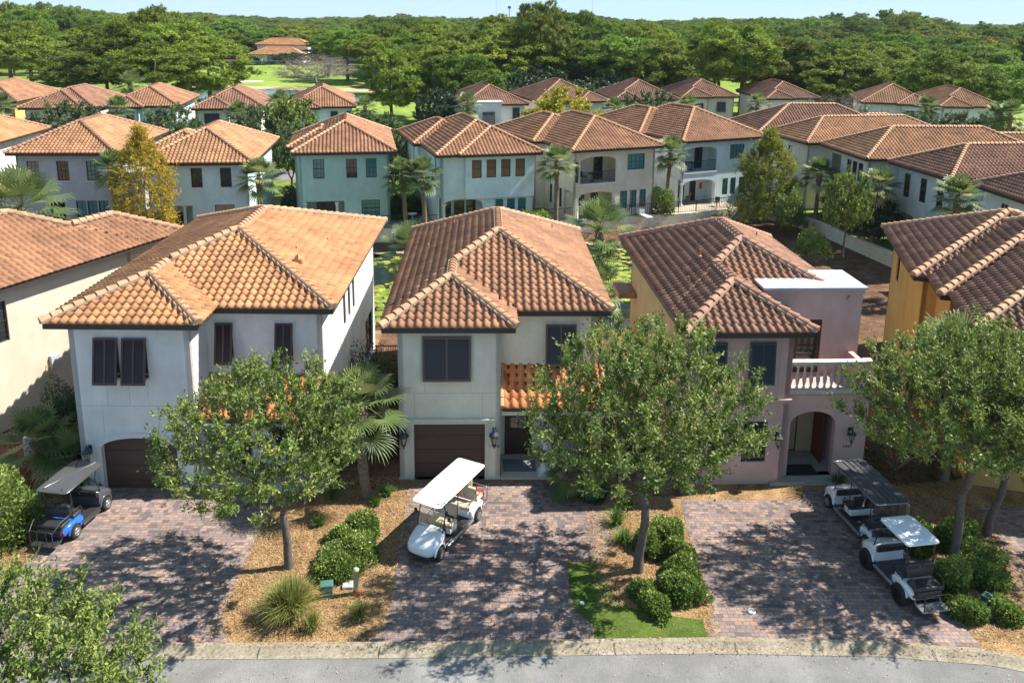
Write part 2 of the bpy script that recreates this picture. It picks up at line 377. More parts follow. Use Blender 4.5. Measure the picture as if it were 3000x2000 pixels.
def side_frame(b, side, ov, ins):
    x0, x1, y0, y1 = b['e']; k = ov+ins; x0 += k; x1 -= k; y0 += k; y1 -= k
    return {'F': (Fr((x0, y0), (1, 0), (0, -1)), x1-x0), 'R': (Fr((x1, y0), (0, 1), (1, 0)), y1-y0),
            'B': (Fr((x1, y1), (-1, 0), (0, 1)), x1-x0), 'L': (Fr((x0, y1), (0, -1), (-1, 0)), y1-y0)}[side]
def arc_top(o, u):
    u0, u1, z0, z1, rise = o
    if rise <= 0: return z1
    c = (u0+u1)/2; h = (u1-u0)/2; t = max(0, 1-((u-c)/h)**2); return z1-rise+rise*sqrt(t)
def panel(mb, fr, W, z0, z1, ops, th=.2):
    xs = {0.0, W}
    for o in ops:
        xs |= {o[0], o[1]}
        if o[4] > 0:
            for k in range(1, 14): xs.add((o[0]+o[1])/2-(o[1]-o[0])/2*cos(pi*k/14))
    xs = sorted(x for x in xs if -1e-6 <= x <= W+1e-6)
    for a, b in zip(xs[:-1], xs[1:]):
        if b-a < 1e-4: continue
        m = (a+b)/2; cov = sorted([o for o in ops if o[0] < m < o[1]], key=lambda o: o[2])
        za = zb = z0
        for o in cov+[None]:
            ta, tb = (z1, z1) if o is None else (o[2], o[2])
            if min(ta-za, tb-zb) > -.001 and max(ta-za, tb-zb) > .003:
                mb.hexa([fr.p(a, 0, za), fr.p(b, 0, zb), fr.p(b, -th, zb), fr.p(a, -th, za), fr.p(a, 0, ta), fr.p(b, 0, tb), fr.p(b, -th, tb), fr.p(a, -th, ta)])
            if o is not None: za, zb = arc_top(o, a), arc_top(o, b)
def recess(mb, fr, u0, u1, z0, z1, dep, th=.2):
    """inner box of a porch or loggia"""
    mb.fbox(fr, u0-.3, u1+.3, -dep-.1, -dep, z0-.1, z1+.1)
    mb.fbox(fr, u0-.4, u0-.302, -dep, -th-.002, z0-.1, z1+.1); mb.fbox(fr, u1+.302, u1+.4, -dep, -th-.002, z0-.1, z1+.1)
    mb.fbox(fr, u0-.3, u1+.3, -dep, -th-.002, z1+.1, z1+.2); mb.fbox(fr, u0-.3, u1+.3, -dep, -th-.002, z0-.12, z0-.003)
def window(fr, u0, u1, z0, z1, parent, cols=2, rows=2, dd=-.09, fm=None, gm=None, fw=.055, sill=None, name='window'):
    f = MB(); t = .05
    f.fbox(fr, u0, u0+fw, dd-t, dd+.03, z0, z1); f.fbox(fr, u1-fw, u1, dd-t, dd+.03, z0, z1)
    f.fbox(fr, u0+fw, u1-fw, dd-t, dd+.03, z0, z0+fw); f.fbox(fr, u0+fw, u1-fw, dd-t, dd+.03, z1-fw, z1)
    zm = (z0+z1)/2; f.fbox(fr, u0+fw, u1-fw, dd-t, dd+.015, zm-.025, zm+.025)
    for k in range(1, cols):
        x = u0+(u1-u0)*k/cols; f.fbox(fr, x-.014, x+.014, dd-.03, dd+.008, z0+fw, zm-.025); f.fbox(fr, x-.014, x+.014, dd-.03, dd+.008, zm+.025, z1-fw)
    for h0, h1 in ((z0+fw, zm-.025), (zm+.025, z1-fw)):
        for k in range(1, rows):
            z = h0+(h1-h0)*k/rows; f.fbox(fr, u0+fw, u1-fw, dd-.026, dd+.004, z-.012, z+.012)
    if sill: f.cur = 1; f.fbox(fr, u0-.08, u1+.08, -.15, .05, z0-.09, z0-.002)
    o = f.build(name, [fm or FRAME, sill or TRIM], parent)
    g = MB(); g.fbox(fr, u0+.02, u1-.02, dd-.04, dd-.02, z0+.02, z1-.02); g.build('pane', gm or G_DARK, o)
    return o
def shutter(fr, u0, u1, z0, z1, parent, m, tilt=16, det=3, mull=True, trim=None):
    """top-hinged louvred shutter swung out at the bottom"""
    s = MB(); H = z1-z0; a = radians(tilt); ca, sa = cos(a), sin(a)
    def bx(ua, ub, h0, h1, t0, t1):   # h measured down from hinge along panel, t thickness outward
        def q(u, h, t): return fr.p(u, .05+h*sa+t*ca, z1-h*ca+t*sa)
        s.hexa([q(ua, h1, t1), q(ub, h1, t1), q(ub, h1, t0), q(ua, h1, t0), q(ua, h0, t1), q(ub, h0, t1), q(ub, h0, t0), q(ua, h0, t0)])
    w_ = .07
    bx(u0, u0+w_, 0, H, 0, .05); bx(u1-w_, u1, 0, H, 0, .05); bx(u0+w_, u1-w_, 0, .09, 0, .05); bx(u0+w_, u1-w_, H-.09, H, 0, .05)
    um = (u0+u1)/2
    if mull: bx(um-.035, um+.035, .09, H-.09, 0, .048)
    if det >= 2:
        s.cur = 1
        n = int((H-.18)/(.085 if det == 3 else .12)); st = (H-.18)/n
        for k in range(n):
            h = .09+st*(k+.5)
            def q(u, h_, t): return fr.p(u, .05+h_*sa+t*ca, z1-h_*ca+t*sa)
            for ua, ub in (((u0+w_, um-.035), (um+.035, u1-w_)) if mull else ((u0+w_, u1-w_),)):
                s.add([q(ua, h-st*.38, .006), q(ub, h-st*.38, .006), q(ub, h+st*.5, .042), q(ua, h+st*.5, .042)], [(0, 1, 2, 3)])
                s.add([q(ua, h-st*.30, .0), q(ub, h-st*.30, .0), q(ub, h+st*.58, .036), q(ua, h+st*.58, .036)], [(0, 3, 2, 1)])
    else: bx(u0+w_, u1-w_, .09, H-.09, .012, .03)
    if tilt > 8 and det >= 2:
        for uu in (u0+.03, u1-.03): s.cur = 0; s.tube([fr.p(uu, .03, z0+.25), fr.p(uu, .05+H*sa*.92, z1-H*ca*.92)], .012, 4)
    c_ = m.node_tree.nodes['Principled BSDF'].inputs['Base Color'].default_value; return s.build('shutter', [m, mat(m.name+'_slat', (c_[0]*.55, c_[1]*.55, c_[2]*.6), .5)], parent)
def lantern(fr, u, z, parent, s=1.0):
    m = MB()
    m.fbox(fr, u-.05*s, u+.05*s, 0, .03*s, z-.02, z+.26*s)
    m.tube([fr.p(u, .02, z+.12*s), fr.p(u, .10*s, z+.30*s), fr.p(u, .20*s, z+.34*s), fr.p(u, .22*s, z+.28*s)], .016*s, 5)
    c = fr.p(u, .22*s, z)
    m.lathe(c, [(.01, .34*s), (.035*s, .30*s), (.05*s, .25*s), (.13*s, .17*s), (.14*s, .12*s), (.11*s, .11*s)], 8, smooth=False)
    for k in range(6):
        a = k*pi/3; m.tube([(c[0]+.105*s*cos(a), c[1]+.105*s*sin(a), c[2]+.12*s), (c[0]+.055*s*cos(a), c[1]+.055*s*sin(a), c[2]-.10*s)], .009*s, 4)
    m.lathe(c, [(.06*s, -.09*s), (.065*s, -.12*s), (.03*s, -.17*s), (.01*s, -.24*s)], 8, smooth=False)
    o = m.build('wall_lantern', LAMPM, parent)
    g = MB(); g.lathe(c, [(.095*s, .11*s), (.05*s, -.09*s)], 8, smooth=False); g.build('lantern_glass', LAMPG, o)
    return o
def column(x, y, z0, z1, r, parent, m=None):
    c = MB(); H = z1-z0
    c.box(x-r*1.5, x+r*1.5, y-r*1.5, y+r*1.5, z0, z0+.12)
    c.lathe((x, y, z0+.12), [(r*1.4, 0), (r*1.45, .04), (r*1.35, .09), (r*1.15, .10), (r*1.18, .15), (r, .18), (r*.98, H*.4), (r*.86, H-.42), (r*1.0, H-.38), (r*.9, H-.34), (r*1.25, H-.26), (r*1.3, H-.22)], 18)
    c.box(x-r*1.4, x+r*1.4, y-r*1.4, y+r*1.4, z1-.10, z1)
    return c.build('column', m or TRIM, parent)
def rail(fr, u0, u1, z0, h, parent, d=0, name='railing', m=None, sp=.13):
    r = MB(); r.fbox(fr, u0, u1, d-.02, d+.02, z0+h-.04, z0+h); r.fbox(fr, u0, u1, d-.015, d+.015, z0+.08, z0+.11)
    n = int((u1-u0)/sp)
    for k in range(n+1):
        u = u0+.01+(u1-u0-.02)*k/n; r.fbox(fr, u-.008, u+.008, d-.008, d+.008, z0+.11, z0+h-.04)
    return r.build(name, m or IRON, parent)
def house(name, label, X, Y, yaw, blocks, ez=6.5, p=.48, wallm=None, tile=None, det=2, group=None, ov=.58, capm=None, feats=(), z0=-.3, mortar=False, trimm=None, cut=None):
    """blocks: list of dict(e=(x0,x1,y0,y1) eave rectangle). feats: (block, side, kind, u0, u1, z0, z1, ...)"""
    root = empty(name, (X, Y, 0), radians(yaw), label, 'house', group)
    ro = roof(blocks, ez, p, det, tile, capm or CAP_D, root, mortar, cut)
    fa = MB()
    for i, b in enumerate(blocks):
        x0, x1, y0, y1 = b.get('f', b['e']); e_z = b.get('ez', ez); k = .03+i*.006
        fa.box(x0+k, x1-k, y0+k, y1-k, e_z-.24-i*.006, e_z-.01+i*.004)
    fa.build('fascia', FASCIA, ro)
    wl = MB(); frames = {}
    for i, b in enumerate(blocks):
        for s in b.get('sides', 'FRBL'):
            fr, W = side_frame(b, s, ov, i*.006)
            frames[(i, s)] = (fr, W)
            ops = []
            for ft in feats:
                if ft[0] == i and ft[1] == s and ft[2] in ('win', 'shut', 'open', 'loggia', 'garage', 'door'):
                    rise = ft[7].get('rise', 0) if len(ft) > 7 else 0
                    ops.append((ft[3], ft[4], ft[5], ft[6], rise))
            wl.cur = b.get('wm', 0); panel(wl, fr, W, z0, b.get('ez', ez)-.24, ops); wl.cur = 0
    for ft in feats:
        i, s, k, u0, u1, a, b_ = ft[:7]; o = ft[7] if len(ft) > 7 else {}
        fr, W = frames[(i, s)]
        if k in ('win',):
            window(fr, u0, u1, a, b_, root, o.get('c', 2), o.get('r', 2) if det > 1 else 1, fm=o.get('fm'), gm=o.get('g'), sill=o.get('sill'))
            if o.get('trim') and det >= 2:
                t = MB(); w_ = .12
                t.fbox(fr, u0-w_, u0, 0, .03, a-w_, b_+w_); t.fbox(fr, u1, u1+w_, 0, .03, a-w_, b_+w_); t.fbox(fr, u0, u1, 0, .03, b_, b_+w_); t.fbox(fr, u0, u1, 0, .03, a-w_, a)
                t.build('window_trim', o['trim'], root)
        elif k == 'shut':
            window(fr, u0, u1, a, b_, root, 1, 1)
            shutter(fr, u0-.04, u1+.04, a-.12, b_+.05, root, o.get('m', SHUT_N), o.get('tilt', 15), det)
            if o.get('trim'):
                t = MB(); w_ = .13
                t.fbox(fr, u0-w_, u0, 0, .04, a-w_, b_+w_); t.fbox(fr, u1, u1+w_, 0, .04, a-w_, b_+w_); t.fbox(fr, u0, u1, 0, .04, b_, b_+w_); t.fbox(fr, u0, u1, 0, .04, a-w_, a)
                t.build('window_trim', o['trim'], root)
        elif k == 'loggia':
            dep = o.get('dep', 1.8); recess(wl, fr, u0, u1, a, b_, dep)
            inner = Fr(fr.p(0, -dep, 0)[:2], fr.u, fr.n)
            for q in o.get('doors', ()):
                window(inner, q[0], q[1], a+.02, a+(q[2] if len(q) > 2 else 2.1), root, 2, 2, dd=.05, gm=G_DARK, name=q[3] if len(q) > 3 else 'glass_door')
            if o.get('rail'): rail(fr, u0+.02, u1-.02, a, 1.05, root, d=-.1)
            if o.get('slab'):
                t = MB(); t.fbox(fr, u0-.1, u1+.1, -.1, .08, a-.14, a-.01); t.build('balcony_sill', trimm or TRIM, root)
    wo = wl.build('wall', [wallm]+[b['wmat'] for b in blocks if 'wmat' in b], root)
    return root, frames
def W(i, s, u0, u1, a, b, **k): return (i, s, 'win', u0, u1, a, b, k)
def SH(i, s, u0, u1, a, b, **k): return (i, s, 'shut', u0, u1, a, b, k)
def LG(i, s, u0, u1, a, b, **k): return (i, s, 'loggia', u0, u1, a, b, k)
def OP(i, s, u0, u1, a, b, **k): return (i, s, 'open', u0, u1, a, b, k)
def vents(root, pts, ez, p, m):
    for x, y, z in pts:
        v = MB(); v.tube([(x, y, z-.1), (x, y, z+.22)], .04, 8); v.lathe((x, y, z-.1), [(.14, .02), (.05, .08)], 8)
        v.build('roof_vent', m, root)
def text(name, s, fr, u, z, size, parent, m, d=.012):
    cu = bpy.data.curves.new(name, 'FONT'); cu.body = s; cu.size = size; cu.align_x = 'CENTER'; cu.extrude = .006; cu.offset = .0012; cu.space_character = 1.25
    t = bpy.data.objects.new(name+'_c', cu); COL.objects.link(t)
    bpy.context.view_layer.update()
    me = bpy.data.meshes.new_from_object(t.evaluated_get(bpy.context.evaluated_depsgraph_get())); bpy.data.objects.remove(t)
    o = bpy.data.objects.new(name, me); COL.objects.link(o); me.materials.clear(); me.materials.append(m); o.parent = parent
    x, y, _ = fr.p(u, d, z); o.location = (x, y, z); o.rotation_euler = (pi/2, 0, atan2(fr.u[1], fr.u[0]))
    return o
def garage_door(fr, u0, u1, z0, z1, parent, dd=-.18, rise=0):
    g = MB(); n = 4; H = (z1-z0)/n
    for k in range(n):
        a = z0+k*H+.008; b = z0+(k+1)*H-.008
        nseg = 16 if rise else 1
        for j in range(nseg):
            ua = u0+(u1-u0)*j/nseg; ub = u0+(u1-u0)*(j+1)/nseg
            ta = min(b, arc_top((u0, u1, z0, z1, rise), ua)+.03) if rise else b; tb = min(b, arc_top((u0, u1, z0, z1, rise), ub)+.03) if rise else b
            if ta <= a and tb <= a: continue
            ta = max(ta, a+.001); tb = max(tb, a+.001)
            g.hexa([fr.p(ua, dd, a), fr.p(ub, dd, a), fr.p(ub, dd-.05, a), fr.p(ua, dd-.05, a), fr.p(ua, dd, ta), fr.p(ub, dd, tb), fr.p(ub, dd-.05, tb), fr.p(ua, dd-.05, ta)])
        if not rise or k < n-1:
            for j in range(4):
                ua = u0+(u1-u0)*(j+.12)/4; ub = u0+(u1-u0)*(j+.88)/4
                g.fbox(fr, ua, ub, dd-.01, dd+.012, a+.1, b-.1)
    g.fbox(fr, u0, u1, dd-.06, dd-.03, z0, z1-(rise or 0))
    return g.build('garage_door', DOOR, parent)
def joints(fr, rects, m, parent):
    for a, b, c, d in rects:
        q = MB(); q.fbox(fr, a, b, 0, .004, c, d); q.build('control_joint', m, parent)
def shed_roof(x0, x1, y0, y1, z0, z1, m, parent, name='porch_roof'):
    """lean-to tiled roof rising from y0 (low, z0) to y1 (z1)"""
    TW = .315; S = 8; n = int(hypot(y1-y0, z1-z0)/.36); V = []; F = []; R = []; nv = 0
    rs = np.random.RandomState(5); nt_ = int((x1-x0)/TW)
    us = np.linspace(0, nt_, nt_*S+1); t = us % 1.0
    pr_ = np.where(t < .62, .088*np.sin(np.pi*t/.62)**.75, -.03*np.sin(np.pi*(t-.62)/.38)); xs = x0+(x1-x0)*us/nt_
    for k in range(n):
        ya = y0+(y1-y0)*k/n; yb = y0+(y1-y0)*(k+1)/n; za = z0+(z1-z0)*k/n; zb = z0+(z1-z0)*(k+1)/n
        A = np.stack([xs, xs*0+ya, za+pr_+.045], 1); B = np.stack([xs, xs*0+yb, zb+pr_], 1); C_ = np.stack([xs, xs*0+ya, za+pr_*(.1 if k == 0 else 1)-.02], 1)
        m_ = len(xs); i0 = nv+np.arange(m_-1); r = rs.rand(nt_)[np.floor((us[:-1]+us[1:])/2).astype(int)]
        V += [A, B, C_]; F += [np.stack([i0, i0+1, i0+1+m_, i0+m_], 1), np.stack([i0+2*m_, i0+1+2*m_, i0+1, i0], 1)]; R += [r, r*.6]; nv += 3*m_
    o = nmesh(name, np.concatenate(V), np.concatenate(F), m, parent, face_rnd=np.concatenate(R))
    b = MB()
    b.hexa([(x0+.02, y0+.03, z0-.16), (x1-.02, y0+.03, z0-.16), (x1-.02, y1, z1-.16), (x0+.02, y1, z1-.16), (x0+.02, y0+.03, z0+.0), (x1-.02, y0+.03, z0+.0), (x1-.02, y1, z1+.0), (x0+.02, y1, z1+.0)])
    for xx in (x0, x1):   # rake caps
        L_ = n
        for k in range(n):
            a = Vector((xx, y0+(y1-y0)*k/n, z0+(z1-z0)*k/n+.05)); c = Vector((xx, y0+(y1-y0)*(k+1.1)/n, z0+(z1-z0)*(k+1.1)/n+.03)); b.cur = 1; b.tube([a, c], [.11, .09], 8)
    b.build('fascia', [FASCIA, CAP_L], o)
    return o
# ---- white stucco house with orange roof, on the left
r, fr = house('stucco_house', 'white stucco house with orange tile roof and arched garage, left of the central cream house', -16.64, 27.78, .6,
    [dict(e=(0, 5.56, 0, 7.5)), dict(e=(-.004, 10.0, 1.75, 15.6))], ez=6.9, p=.355, wallm=ST_WHITE, tile=T_ORANGE, det=3, ov=.6, capm=CAP_L, mortar=True,
    feats=[(0, 'F', 'garage', .78, 3.6, -.3, 2.2, dict(rise=.45)), SH(0, 'F', .95, 1.75, 4.55, 6.1, tilt=13, m=SHUT_N), SH(0, 'F', 1.98, 2.78, 4.55, 6.1, tilt=13, m=SHUT_N),
           SH(1, 'F', 4.75, 5.35, 4.6, 6.05, tilt=14, trim=ST_WHITE), SH(1, 'F', 7.05, 7.65, 4.6, 6.05, tilt=14, trim=ST_WHITE),
           W(1, 'R', 4.2, 4.75, 4.3, 5.9, c=1, fm=FRAME), W(1, 'R', 5.3, 5.85, 4.3, 5.9, c=1), W(1, 'R', 6.4, 6.95, 4.3, 5.9, c=1), W(1, 'R', 5.2, 6.2, .5, 2.2), W(1, 'R', 9.6, 11.8, .4, 2.5), W(1, 'R', 3, 3.5, .8, 2.3, c=1)])
F0, W0 = fr[(0, 'F')]
garage_door(F0, .78, 3.6, -.3, 2.2, r, rise=.45)
t = MB()
for k in range(16):
    a = (.62, 3.76, 0, 2.36, .5); ua = .62+(3.14)*(1-cos(pi*k/16))/2; ub = .62+3.14*(1-cos(pi*(k+1)/16))/2
    za, zb = arc_top(a, ua), arc_top(a, ub); i_ = (.78, 3.6, 0, 2.2, .45)
    ia, ib = arc_top(i_, min(max(ua, .78), 3.6)), arc_top(i_, min(max(ub, .78), 3.6))
    t.hexa([F0.p(ua, .09, ia), F0.p(ub, .09, ib), F0.p(ub, -.05, ib), F0.p(ua, -.05, ia), F0.p(ua, .09, za+.03), F0.p(ub, .09, zb+.03), F0.p(ub, -.05, zb+.03), F0.p(ua, -.05, za+.03)])
t.fbox(F0, .62, .78, -.05, .05, 0, 1.80); t.fbox(F0, 3.6, 3.76, -.05, .05, 0, 1.80); t.fbox(F0, .02, .6, 0, .05, -.01, .14)
t.build('garage_trim', TRIM, r)
lantern(F0, .36, 1.55, r, 1.25); lantern(F0, 4.02, 1.55, r, 1.25)
joints(F0, [(.01, W0-.01, 3.45, 3.464)]+[(u, u+.012, a, b) for u, a, b in ((1.2, 3.47, 4.4), (2.0, 3.47, 4.4), (2.7, 3.47, 4.4), (.95, 2.4, 3.445), (3.0, 2.5, 3.445), (3.2, 6.15, 6.6))], mat('joint_grey', (.42, .42, .42), .9), r)
shed_roof(5.0, 9.75, .55, 2.34, 2.95, 3.95, T_PORCH, r)
t = MB(); t.box(5.05, 9.55, .72, .95, 2.6, 2.86); t.build('porch_beam', ST_WHITE, r)
column(9.35, .85, 0, 2.62, .16, r, STONE); column(7.2, .85, 0, 2.62, .16, r, STONE)
t = MB(); t.box(4.97, 9.7, .55, 2.33, -.05, .12); t.build('porch_floor', STONE, r)
F1, W1 = fr[(1, 'F')]
window(F1, 4.9, 5.8, .15, 2.3, r, 2, 2, dd=.06, name='front_door'); window(F1, 6.8, 8.2, .7, 2.2, r, 2, 2, dd=.06)
vents(r, [(7.5, 6.5, 7.8), (8.3, 9, 7.5)], 0, 0, CAP_L)
v = MB(); v.tube([(8.0, 5.1, 7.5), (8.0, 5.1, 7.8), (7.85, 5.0, 7.9)], [.14, .16, .17], 10); v.build('roof_vent', CAP_L, r)
t = MB(); t.tube([(8.9, 14.2, .1), (8.9, 14.2, 6.5)], .05, 6); t.build('downpipe', TRIM, r)

# ---- central cream house
r, fr = house('stucco_house', 'cream stucco house with brown tile roof and flat garage door, house number 1946, centre front', -4.79, 28.78, 1.9,
    [dict(e=(0, 8.85, 1.8, 14.4)), dict(e=(0, 5.03, 0, 8))], ez=6.5, p=.48, wallm=ST_CREAM, tile=T_BROWN, det=3, ov=.56, capm=CAP_L, mortar=True,
    feats=[(1, 'F', 'garage', .56, 3.30, 0, 2.36, {}), SH(1, 'F', .98, 2.72, 4.3, 5.9, tilt=4, m=SHUT_G),
           SH(0, 'F', 5.75, 6.9, 4.2, 5.7, tilt=10, m=SHUT_G, trim=ST_CREAM), W(0, 'R', 3, 3.8, 4.3, 5.7), W(0, 'R', 7, 7.8, 4.3, 5.7), W(0, 'R', 7, 8.5, .6, 2.3)])
F0, W0 = fr[(1, 'F')]
garage_door(F0, .56, 3.30, 0, 2.36, r)
t = MB(); t.fbox(F0, .42, .56, -.05, .04, 0, 2.36); t.fbox(F0, 3.30, 3.44, -.05, .04, 0, 2.36); t.fbox(F0, .30, 3.56, -.05, .05, 2.36, 2.52)
t.fbox(F0, .22, 3.64, -.05, .16, 2.52, 2.60); t.fbox(F0, -.03, .42, 0, .03, 0, .12); t.fbox(F0, 3.44, W0+.02, 0, .03, 0, .12)
t.fbox(F0, .82, 2.88, 0, .03, 5.96, 6.06); t.fbox(F0, .82, .90, 0, .03, 4.1, 5.96); t.fbox(F0, 2.80, 2.88, 0, .03, 4.1, 5.96)
t.build('garage_trim', TRIMC, r)
joints(F0, [(.01, W0-.01, 3.62, 3.634)]+[(u, u+.012, a, b) for u, a, b in ((1.0, 3.64, 4.05), (2.75, 3.64, 4.05), (.6, 2.62, 3.615), (3.2, 2.62, 3.615), (2.8, 6.06, 6.26), (2.0, 6.06, 6.26))], mat('joint_cream', (.40, .39, .33), .9), r)
lantern(F0, 3.66, 1.82, r, 1.45); lantern(F0, .20, 1.82, r, 1.45)
text('house_number', '1946', F0, 3.66, 1.36, .17, r, IRON)
shed_roof(4.52, 8.55, .55, 2.36, 3.0, 4.0, T_PORCH, r)
t = MB(); t.box(4.5, 8.4, .72, .98, 2.62, 2.84); t.box(8.15, 8.4, .98, 2.3, 2.62, 2.84); t.build('porch_beam', ST_CREAM, r)
column(6.22, .84, .06, 2.62, .17, r, TRIM); column(8.2, .84, .06, 2.62, .17, r, TRIM)
t = MB(); t.box(4.5, 8.5, .50, 2.36, -.05, .08); t.build('porch_floor', mat('porch_stone', (.55, .46, .37), .8, noise=.2, nscale=4), r)
F1, W1 = fr[(0, 'F')]
d = MB(); u0 = 4.12; d.fbox(F1, u0, u0+.14, .0, .06, .08, 2.35); d.fbox(F1, u0+.98, u0+1.12, .0, .06, .08, 2.35); d.fbox(F1, u0+.14, u0+.98, .0, .06, 2.25, 2.35)
d.fbox(F1, u0+.14, u0+.24, .0, .04, .08, 2.25); d.fbox(F1, u0+.88, u0+.98, .0, .04, .08, 2.25); d.fbox(F1, u0+.24, u0+.88, .0, .04, .08, 1.25); d.fbox(F1, u0+.24, u0+.88, .0, .04, 2.15, 2.25)
d.fbox(F1, u0+.545, u0+.575, .0, .04, 1.25, 2.15); d.fbox(F1, u0+.24, u0+.88, .0, .04, 1.72, 1.75)
d = d.build('front_door', DOORD, r); g = MB(); g.fbox(F1, u0+.24, u0+.88, .005, .02, 1.25, 2.15); g.build('pane', glassm('glass_mirror', (.10, .10, .10), .03, 1.0), d)
k = MB(); k.tube([F1.p(u0+.92, .05, 1.05), F1.p(u0+.92, .11, 1.05)], .03, 8); k.build('handle', mat('brass', (.5, .38, .16), .3, .9), d)
window(F1, 6.3, 7.5, .75, 2.0, r, 2, 2, dd=.06)
k = MB(); k.fbox(F1, 5.33, 5.40, 0, .03, 1.4, 1.52); k.build('doorbell', TRIM, r)
mt = MB(); mt.box(4.6, 5.9, .95, 1.9, .082, .095); tag(mt.build('door_mat', mat('mat_grey', (.17, .18, .19), .95, noise=.2, nscale=30)), 'grey door mat lying on the porch of the cream house', 'door mat').parent = None
o = bpy.data.objects['door_mat']; o.location = (-4.79, 28.78, 0); o.rotation_euler = (0, 0, radians(1.9))
vents(r, [(1.2, 8.6, 7.1), (7.2, 11.5, 7.35), (2.3, 11.2, 7.6)], 0, 0, CAP_L)

# ---- pink house with balcony tower
r, fr = house('stucco_house', 'pink stucco house with balcony over an arched entry and flat metal roofed tower', 6.33, 28.6, 2.9,
    [dict(e=(0, 7.9, 2.3, 13.4), f=(0, 7.9, 3.1, 13.4), wm=1, wmat=stucco('stucco_golden_tan', (.56, .40, .22))), dict(e=(0, 4.95, 0, 8))], ez=6.5, p=.48, wallm=ST_PINK, tile=T_RED, det=3, ov=.57, capm=CAP_D, mortar=True, z0=-.1, cut=(3.9, 8.2, 1.0, 2.9),
    feats=[SH(1, 'F', .32, 1.2, 4.35, 5.85, tilt=5, m=SHUT_B), SH(1, 'F', 2.15, 3.05, 4.35, 5.85, tilt=5, m=SHUT_B), W(1, 'F', 2.1, 3.05, .95, 2.65, c=1, r=1, g=G_DARK),
           W(1, 'F', .2, 1.15, .95, 2.65, c=1, r=1)])
F0, W0 = fr[(1, 'F')]
t = MB(); t.fbox(F0, -.06, W0+.08, 0, .10, 3.5, 3.58); t.fbox(F0, -.03, W0+.05, 0, .06, 3.42, 3.5)
t.build('string_course', ST_PINK, r)
joints(F0, [(u, u+.012, a, b) for u, a, b in ((.8, 5.95, 6.25), (2.1, 5.95, 6.25), (1.5, 3.59, 4.2), (3.3, 3.6, 6.2), (1.4, .1, 3.4))], mat('joint_pink', (.30, .20, .19), .9), r)
lantern(F0, 3.42, 1.9, r, 1.2)
# tower part: entry porch below, tower above with flat roof
tw = MB(); TX0, TX1 = 3.82, 7.72; TY = .95
fe = Fr((TX0, TY), (1, 0), (0, -1)); WE = TX1-TX0
panel(tw, fe, WE, -.1, 3.55, [(.85, 2.65, .12, 2.85, .55)], .28)
tw.box(TX1-.28, TX1, TY+.285, 4.0, -.1, 3.55); tw.box(TX0+.0, TX0+.28, TY+.285, 4.0, -.1, 3.55); tw.box(TX0+.02, TX1-.02, TY+.02, 4.0, 3.552, 3.62)
recess(tw, fe, .85, 2.65, .12, 2.9, 2.0, .28)
ft = Fr((TX0+.1, 2.75), (1, 0), (0, -1))   # upper tower wall
panel(tw, ft, WE+.1, 3.62, 7.22, [(1.35, 2.45, 3.66, 5.95, 0)], .25)
tw.box(TX1-.05, TX1+.2, 3.005, 4.9, 3.0, 7.22); tw.box(TX0+.1, TX0+.35, 3.005, 4.9, 3.62, 7.22); tw.box(TX0+.355, TX1-.055, 4.65, 4.9, 3.62, 7.22)
tw.fbox(ft, -.04, WE+.14, -.1, .04, 7.04, 7.2)
tw.box(TX0-.02, TX0+.32, TY-.02, TY+.7, 3.55, 4.92); tw.box(TX1-.32, TX1+.02, TY-.02, TY+.34, 3.55, 4.92); tw.box(TX1-.22, TX1-.0, TY+.34, 2.74, 3.62, 4.6)
tw.build('tower_wall', ST_PINK, r)
t = MB(); t.box(TX0-.0, TX1+.32, 2.62, 5.05, 7.222, 7.32); t.build('flat_roof', mat('flat_roof_metal', (.42, .46, .48), .55, .1, noise=.2, nscale=1.0), r)
t = MB(); t.box(TX0+.32, TX1-.32, TY-.1, TY+.3, 3.62, 3.78); t.box(TX0+.32, TX1-.32, TY-.06, TY+.26, 4.78, 4.92)
bal = t.build('balustrade', STONE, r); b = MB(); nb = 12
for k in range(nb):
    x = TX0+.46+(TX1-TX0-.92)*k/(nb-1); b.lathe((x, TY+.1, 3.78), [(.06, 0), (.06, .06), (.035, .1), (.075, .3), (.085, .4), (.05, .62), (.035, .78), (.06, .86), (.055, 1.0)], 10)
b.build('baluster', STONE, bal)
window(ft, 1.35, 2.45, 3.66, 5.95, r, 1, 1, fw=.16, fm=DOORD, name='balcony_door')
lantern(ft, .75, 5.35, r, 1.25)
fi = Fr(fe.p(0, -2.0, 0)[:2], fe.u, fe.n)
window(fi, .95, 1.95, .14, 2.5, r, 2, 3, dd=.06, fm=DOORD, gm=G_DARK, name='front_door')
q = MB(); q.fbox(fe, 2.55, 2.61, -1.75, -.9, .14, 2.55); q.build('open_door', mat('door_red_wood', (.14, .03, .015), .5), r)
t = MB(); t.box(TX0+.02, TX1-.3, TY-.55, TY+2.3, -.05, .12); t.build('porch_floor', mat('porch_grey', (.36, .34, .31), .85, noise=.2, nscale=3), r)
q = MB(); q.box(4.85, 6.0, 1.0, 1.75, .122, .136); o = q.build('door_mat', mat('mat_black', (.02, .02, .02), .95)); tag(o, 'black door mat at the arched entry of the pink house', 'door mat'); o.location = (6.33, 28.6, 0); o.rotation_euler = (0, 0, radians(2.9))
lantern(fe, 3.22, 1.85, r, 1.2); text('house_number', '1947', fe, 3.2, 1.30, .15, r, IRON)
vents(r, [(2.2, 6.2, 7.7), (6.0, 10, 7.5), (1.2, 4.2, 7.1)], 0, 0, CAP_D)
t = MB()
for (za, zb) in ((6.35, 6.55),): t.box(-.35, .7, 11.2, 13.0, 3.95, 4.2)
t.build('side_canopy', CAP_D, r)

